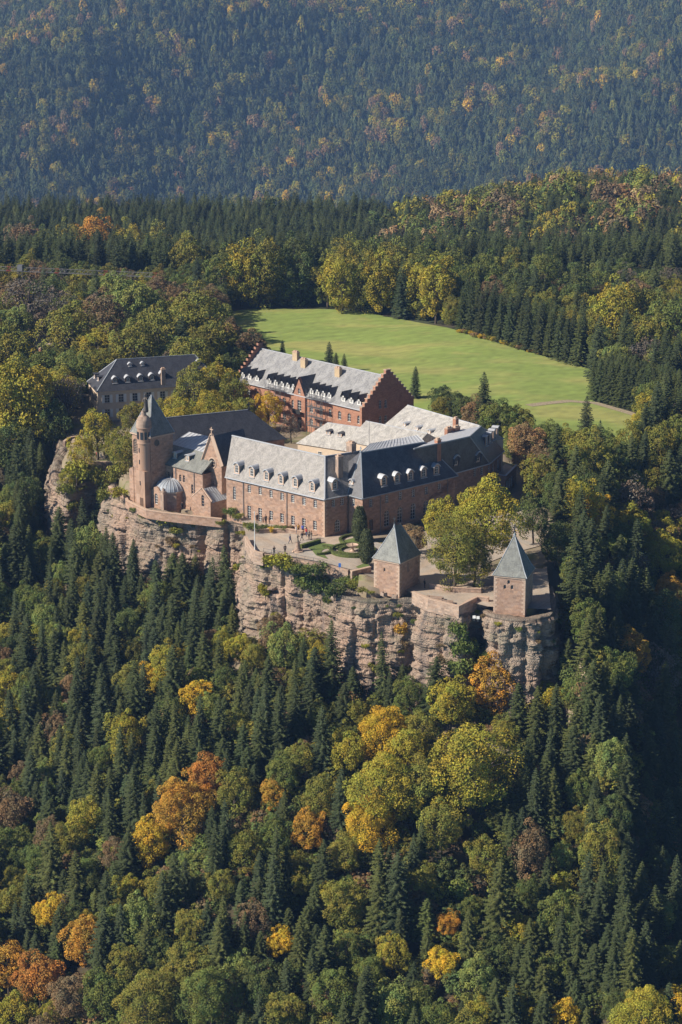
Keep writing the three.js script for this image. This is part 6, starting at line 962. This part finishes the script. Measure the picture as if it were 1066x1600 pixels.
  for (let i = 0; i < 2; i++) { const a = V(fl[i][0], 0, fl[i][1]), b2 = V(fl[i + 1][0], 0, fl[i + 1][1]); for (const y of [0.5, 0.9, 1.3]) part(fb, 'rail', beam(Y(a, y), Y(b2, y), 0.12), wd); for (let k = 0; k < 4; k++) { const q2 = a.clone().lerp(b2, k / 3); part(fb, 'post', new THREE.BoxGeometry(0.15, 1.6, 0.15).translate(q2.x, 0.6, q2.z), wd); } }
}

// ---------------------------------------------------------------- shrubs on ledges, banks and beds
const SHRUB = [61, 62, 63].map((s) => { const r = rng(s), L = new Leaves(); for (let k = 0; k < 16; k++) { const a = r() * 6.283, q = Math.sqrt(r()) * 0.75, c = V(Math.cos(a) * q, 0.35 + 0.85 * r() * (1 - q * 0.6), Math.sin(a) * q), rc = 0.28 + 0.2 * r(), b = 0.8 + 0.4 * r(), hue = r() - 0.5; for (let i = 0; i < 75; i++) { const u = r() * 2 - 1, t = r() * 6.283, w = Math.sqrt(1 - u * u), d = V(Math.cos(t) * w, u + 0.3, Math.sin(t) * w).normalize(), p = c.clone().addScaledVector(d, rc * (0.5 + 0.55 * r())), j = () => V((r() - 0.5) * 0.24, (r() - 0.5) * 0.24, (r() - 0.5) * 0.24), v = b * (0.75 + 0.5 * r()); L.tri(p.clone().add(j()), p.clone().add(j()), p.clone().add(j()), [v * (1 + hue * 0.3), v, v * (1 - hue * 0.3)]); } } return { foliage: L.geo(), stem: merge([limb(V(0, -0.3, 0), V(0.1, 0.6, 0), 0.06, 0.03, 5), limb(V(0, 0, 0), V(-0.3, 0.6, 0.2), 0.04, 0.02, 5), limb(V(0, 0, 0), V(0.2, 0.6, -0.3), 0.04, 0.02, 5)]) }; });
const onCliff = (px, py) => { const d = sight(px, py).normalize(); for (let t = 240; t < 520; t += 0.4) { const p = EYE.clone().addScaledVector(d, t); if (sdPlateau(p.x, p.z) < 0.5) return p; } return at(px, py, -2); };
const SR = rng(505);
function shrub(p, r, pal, where, tall = 1) {
  const v = Math.floor(SR() * 3), g = new THREE.Group(); g.add(mesh('stem', SHRUB[v].stem, M.bark), mesh('foliage', SHRUB[v].foliage, foliage(pal))); g.name = numbered('shrub'); g.position.copy(p); g.rotation.y = SR() * 6.283; g.scale.set(r, r * tall, r);
  info(g, COLOUR[pal] + ' shrub ' + where, 'shrub', COLOUR[pal] + ' shrubs ' + where); scene.add(g);
}
for (const [x, y, w, pal, tall] of [[264, 812, 36, 'yg', 1], [276, 828, 28, 'ol', 1], [268, 845, 24, 'br', 1], [415, 925, 26, 'yg', 1.4], [480, 908, 50, 'g1', 1], [500, 912, 54, 'g2', 1], [522, 922, 40, 'g2', 1], [512, 940, 20, 'g1', 1.3], [625, 985, 28, 'o', 1.3], [630, 1010, 26, 'br', 1.3], [715, 990, 36, 'g1', 1.4], [724, 1015, 48, 'g1', 1.2], [745, 1020, 46, 'g2', 1.2], [762, 1030, 34, 'g1', 1.2], [720, 1045, 54, 'g1', 1.2], [120, 738, 44, 'yg', 1.2], [104, 765, 32, 'ol', 1], [112, 790, 26, 'ol', 1], [162, 752, 44, 'ol', 1.3], [180, 742, 40, 'ol', 1.2], [186, 768, 34, 'yg', 0.8], [165, 775, 30, 'ol', 1.2], [224, 803, 20, 'g1', 0.8], [210, 795, 18, 'g1', 0.8], [345, 895, 24, 'yg', 1], [324, 910, 44, 'yg', 1], [370, 890, 20, 'yg', 1.5], [296, 905, 42, 'g1', 1], [640, 1050, 48, 'ol', 1], [590, 1040, 44, 'ol', 0.9], [455, 985, 30, 'g1', 1], [345, 815, 20, 'ol', 0.8], [300, 818, 16, 'g2', 0.8], [430, 960, 18, 'yg', 0.8], [690, 1030, 26, 'br', 1]]) { const p = onCliff(x, y + w * 0.3), r = w / 2 * p.clone().sub(EYE).length() / FOCAL / 1.05; shrub(p, r, pal, 'growing on a ledge of the cliff', tall); }
for (let i = 0; i < 60; i++) { const k = 4 + Math.floor(SR() * (RIM.length - 6)), a = RIM[k], b = RIM[k + 1], t = SR(), dep = 0.4 + 9 * SR() * SR(), l = Math.hypot(b[0] - a[0], b[1] - a[1]), o = 0.1 + 0.12 * dep; shrub(V(lerp(a[0], b[0], t) - (b[1] - a[1]) / l * o, lerp(a[2], b[2], t) - 0.4 - dep, lerp(a[1], b[1], t) + (b[0] - a[0]) / l * o), 0.35 + 0.6 * SR(), ['ol', 'g1', 'yg', 'g2', 'br'][i % 5], 'growing on a ledge of the cliff', 0.8); }
for (const [x, y, w, pal] of [[436, 890, 46, 'yg'], [424, 884, 30, 'ol'], [452, 892, 26, 'yg'], [470, 898, 34, 'g1'], [495, 900, 40, 'g2']]) { const p = at(x, y, -1.2); shrub(p, w / 2 / 8.2, pal, 'at the rim of the terrace', 0.8); }
for (const [x, y, w, pal] of [[560, 912, 30, 'g1'], [572, 918, 26, 'g2'], [552, 918, 30, 'ol'], [566, 926, 20, 'ol'], [545, 908, 24, 'g2'], [580, 928, 14, 'ol'], [535, 915, 30, 'g1']]) shrub(at(x, y, -1.7), w / 2 / 8.6, pal, 'on the rock between garden and squat chapel', 0.6);
for (const [x, y, w, pal] of [[396, 829, 20, 'g1'], [406, 832, 20, 'g2'], [415, 830, 18, 'g1'], [424, 832, 16, 'y'], [432, 831, 18, 'pg'], [441, 831, 18, 'g1'], [449, 829, 14, 'br'], [456, 827, 12, 'br'], [387, 826, 18, 'ol'], [360, 806, 26, 'g1'], [372, 812, 20, 'ol']]) shrub(at(x, y, 0), w / 2 / 7.9, pal, 'in the planted bed under the convent windows', 0.9);
for (let i = 0; i < 42; i++) { const t = i / 41, p = at(718 + t * 186 + SR() * 3, 519 + t * 44 + SR() * 3, 0); p.y = H(p.x, p.z); shrub(p, 1.0 + 0.5 * SR(), ['y', 'tan', 'ol', 'y'][i % 4], 'in the low row along the meadow edge', 0.8); }

renderer.render(scene, camera);
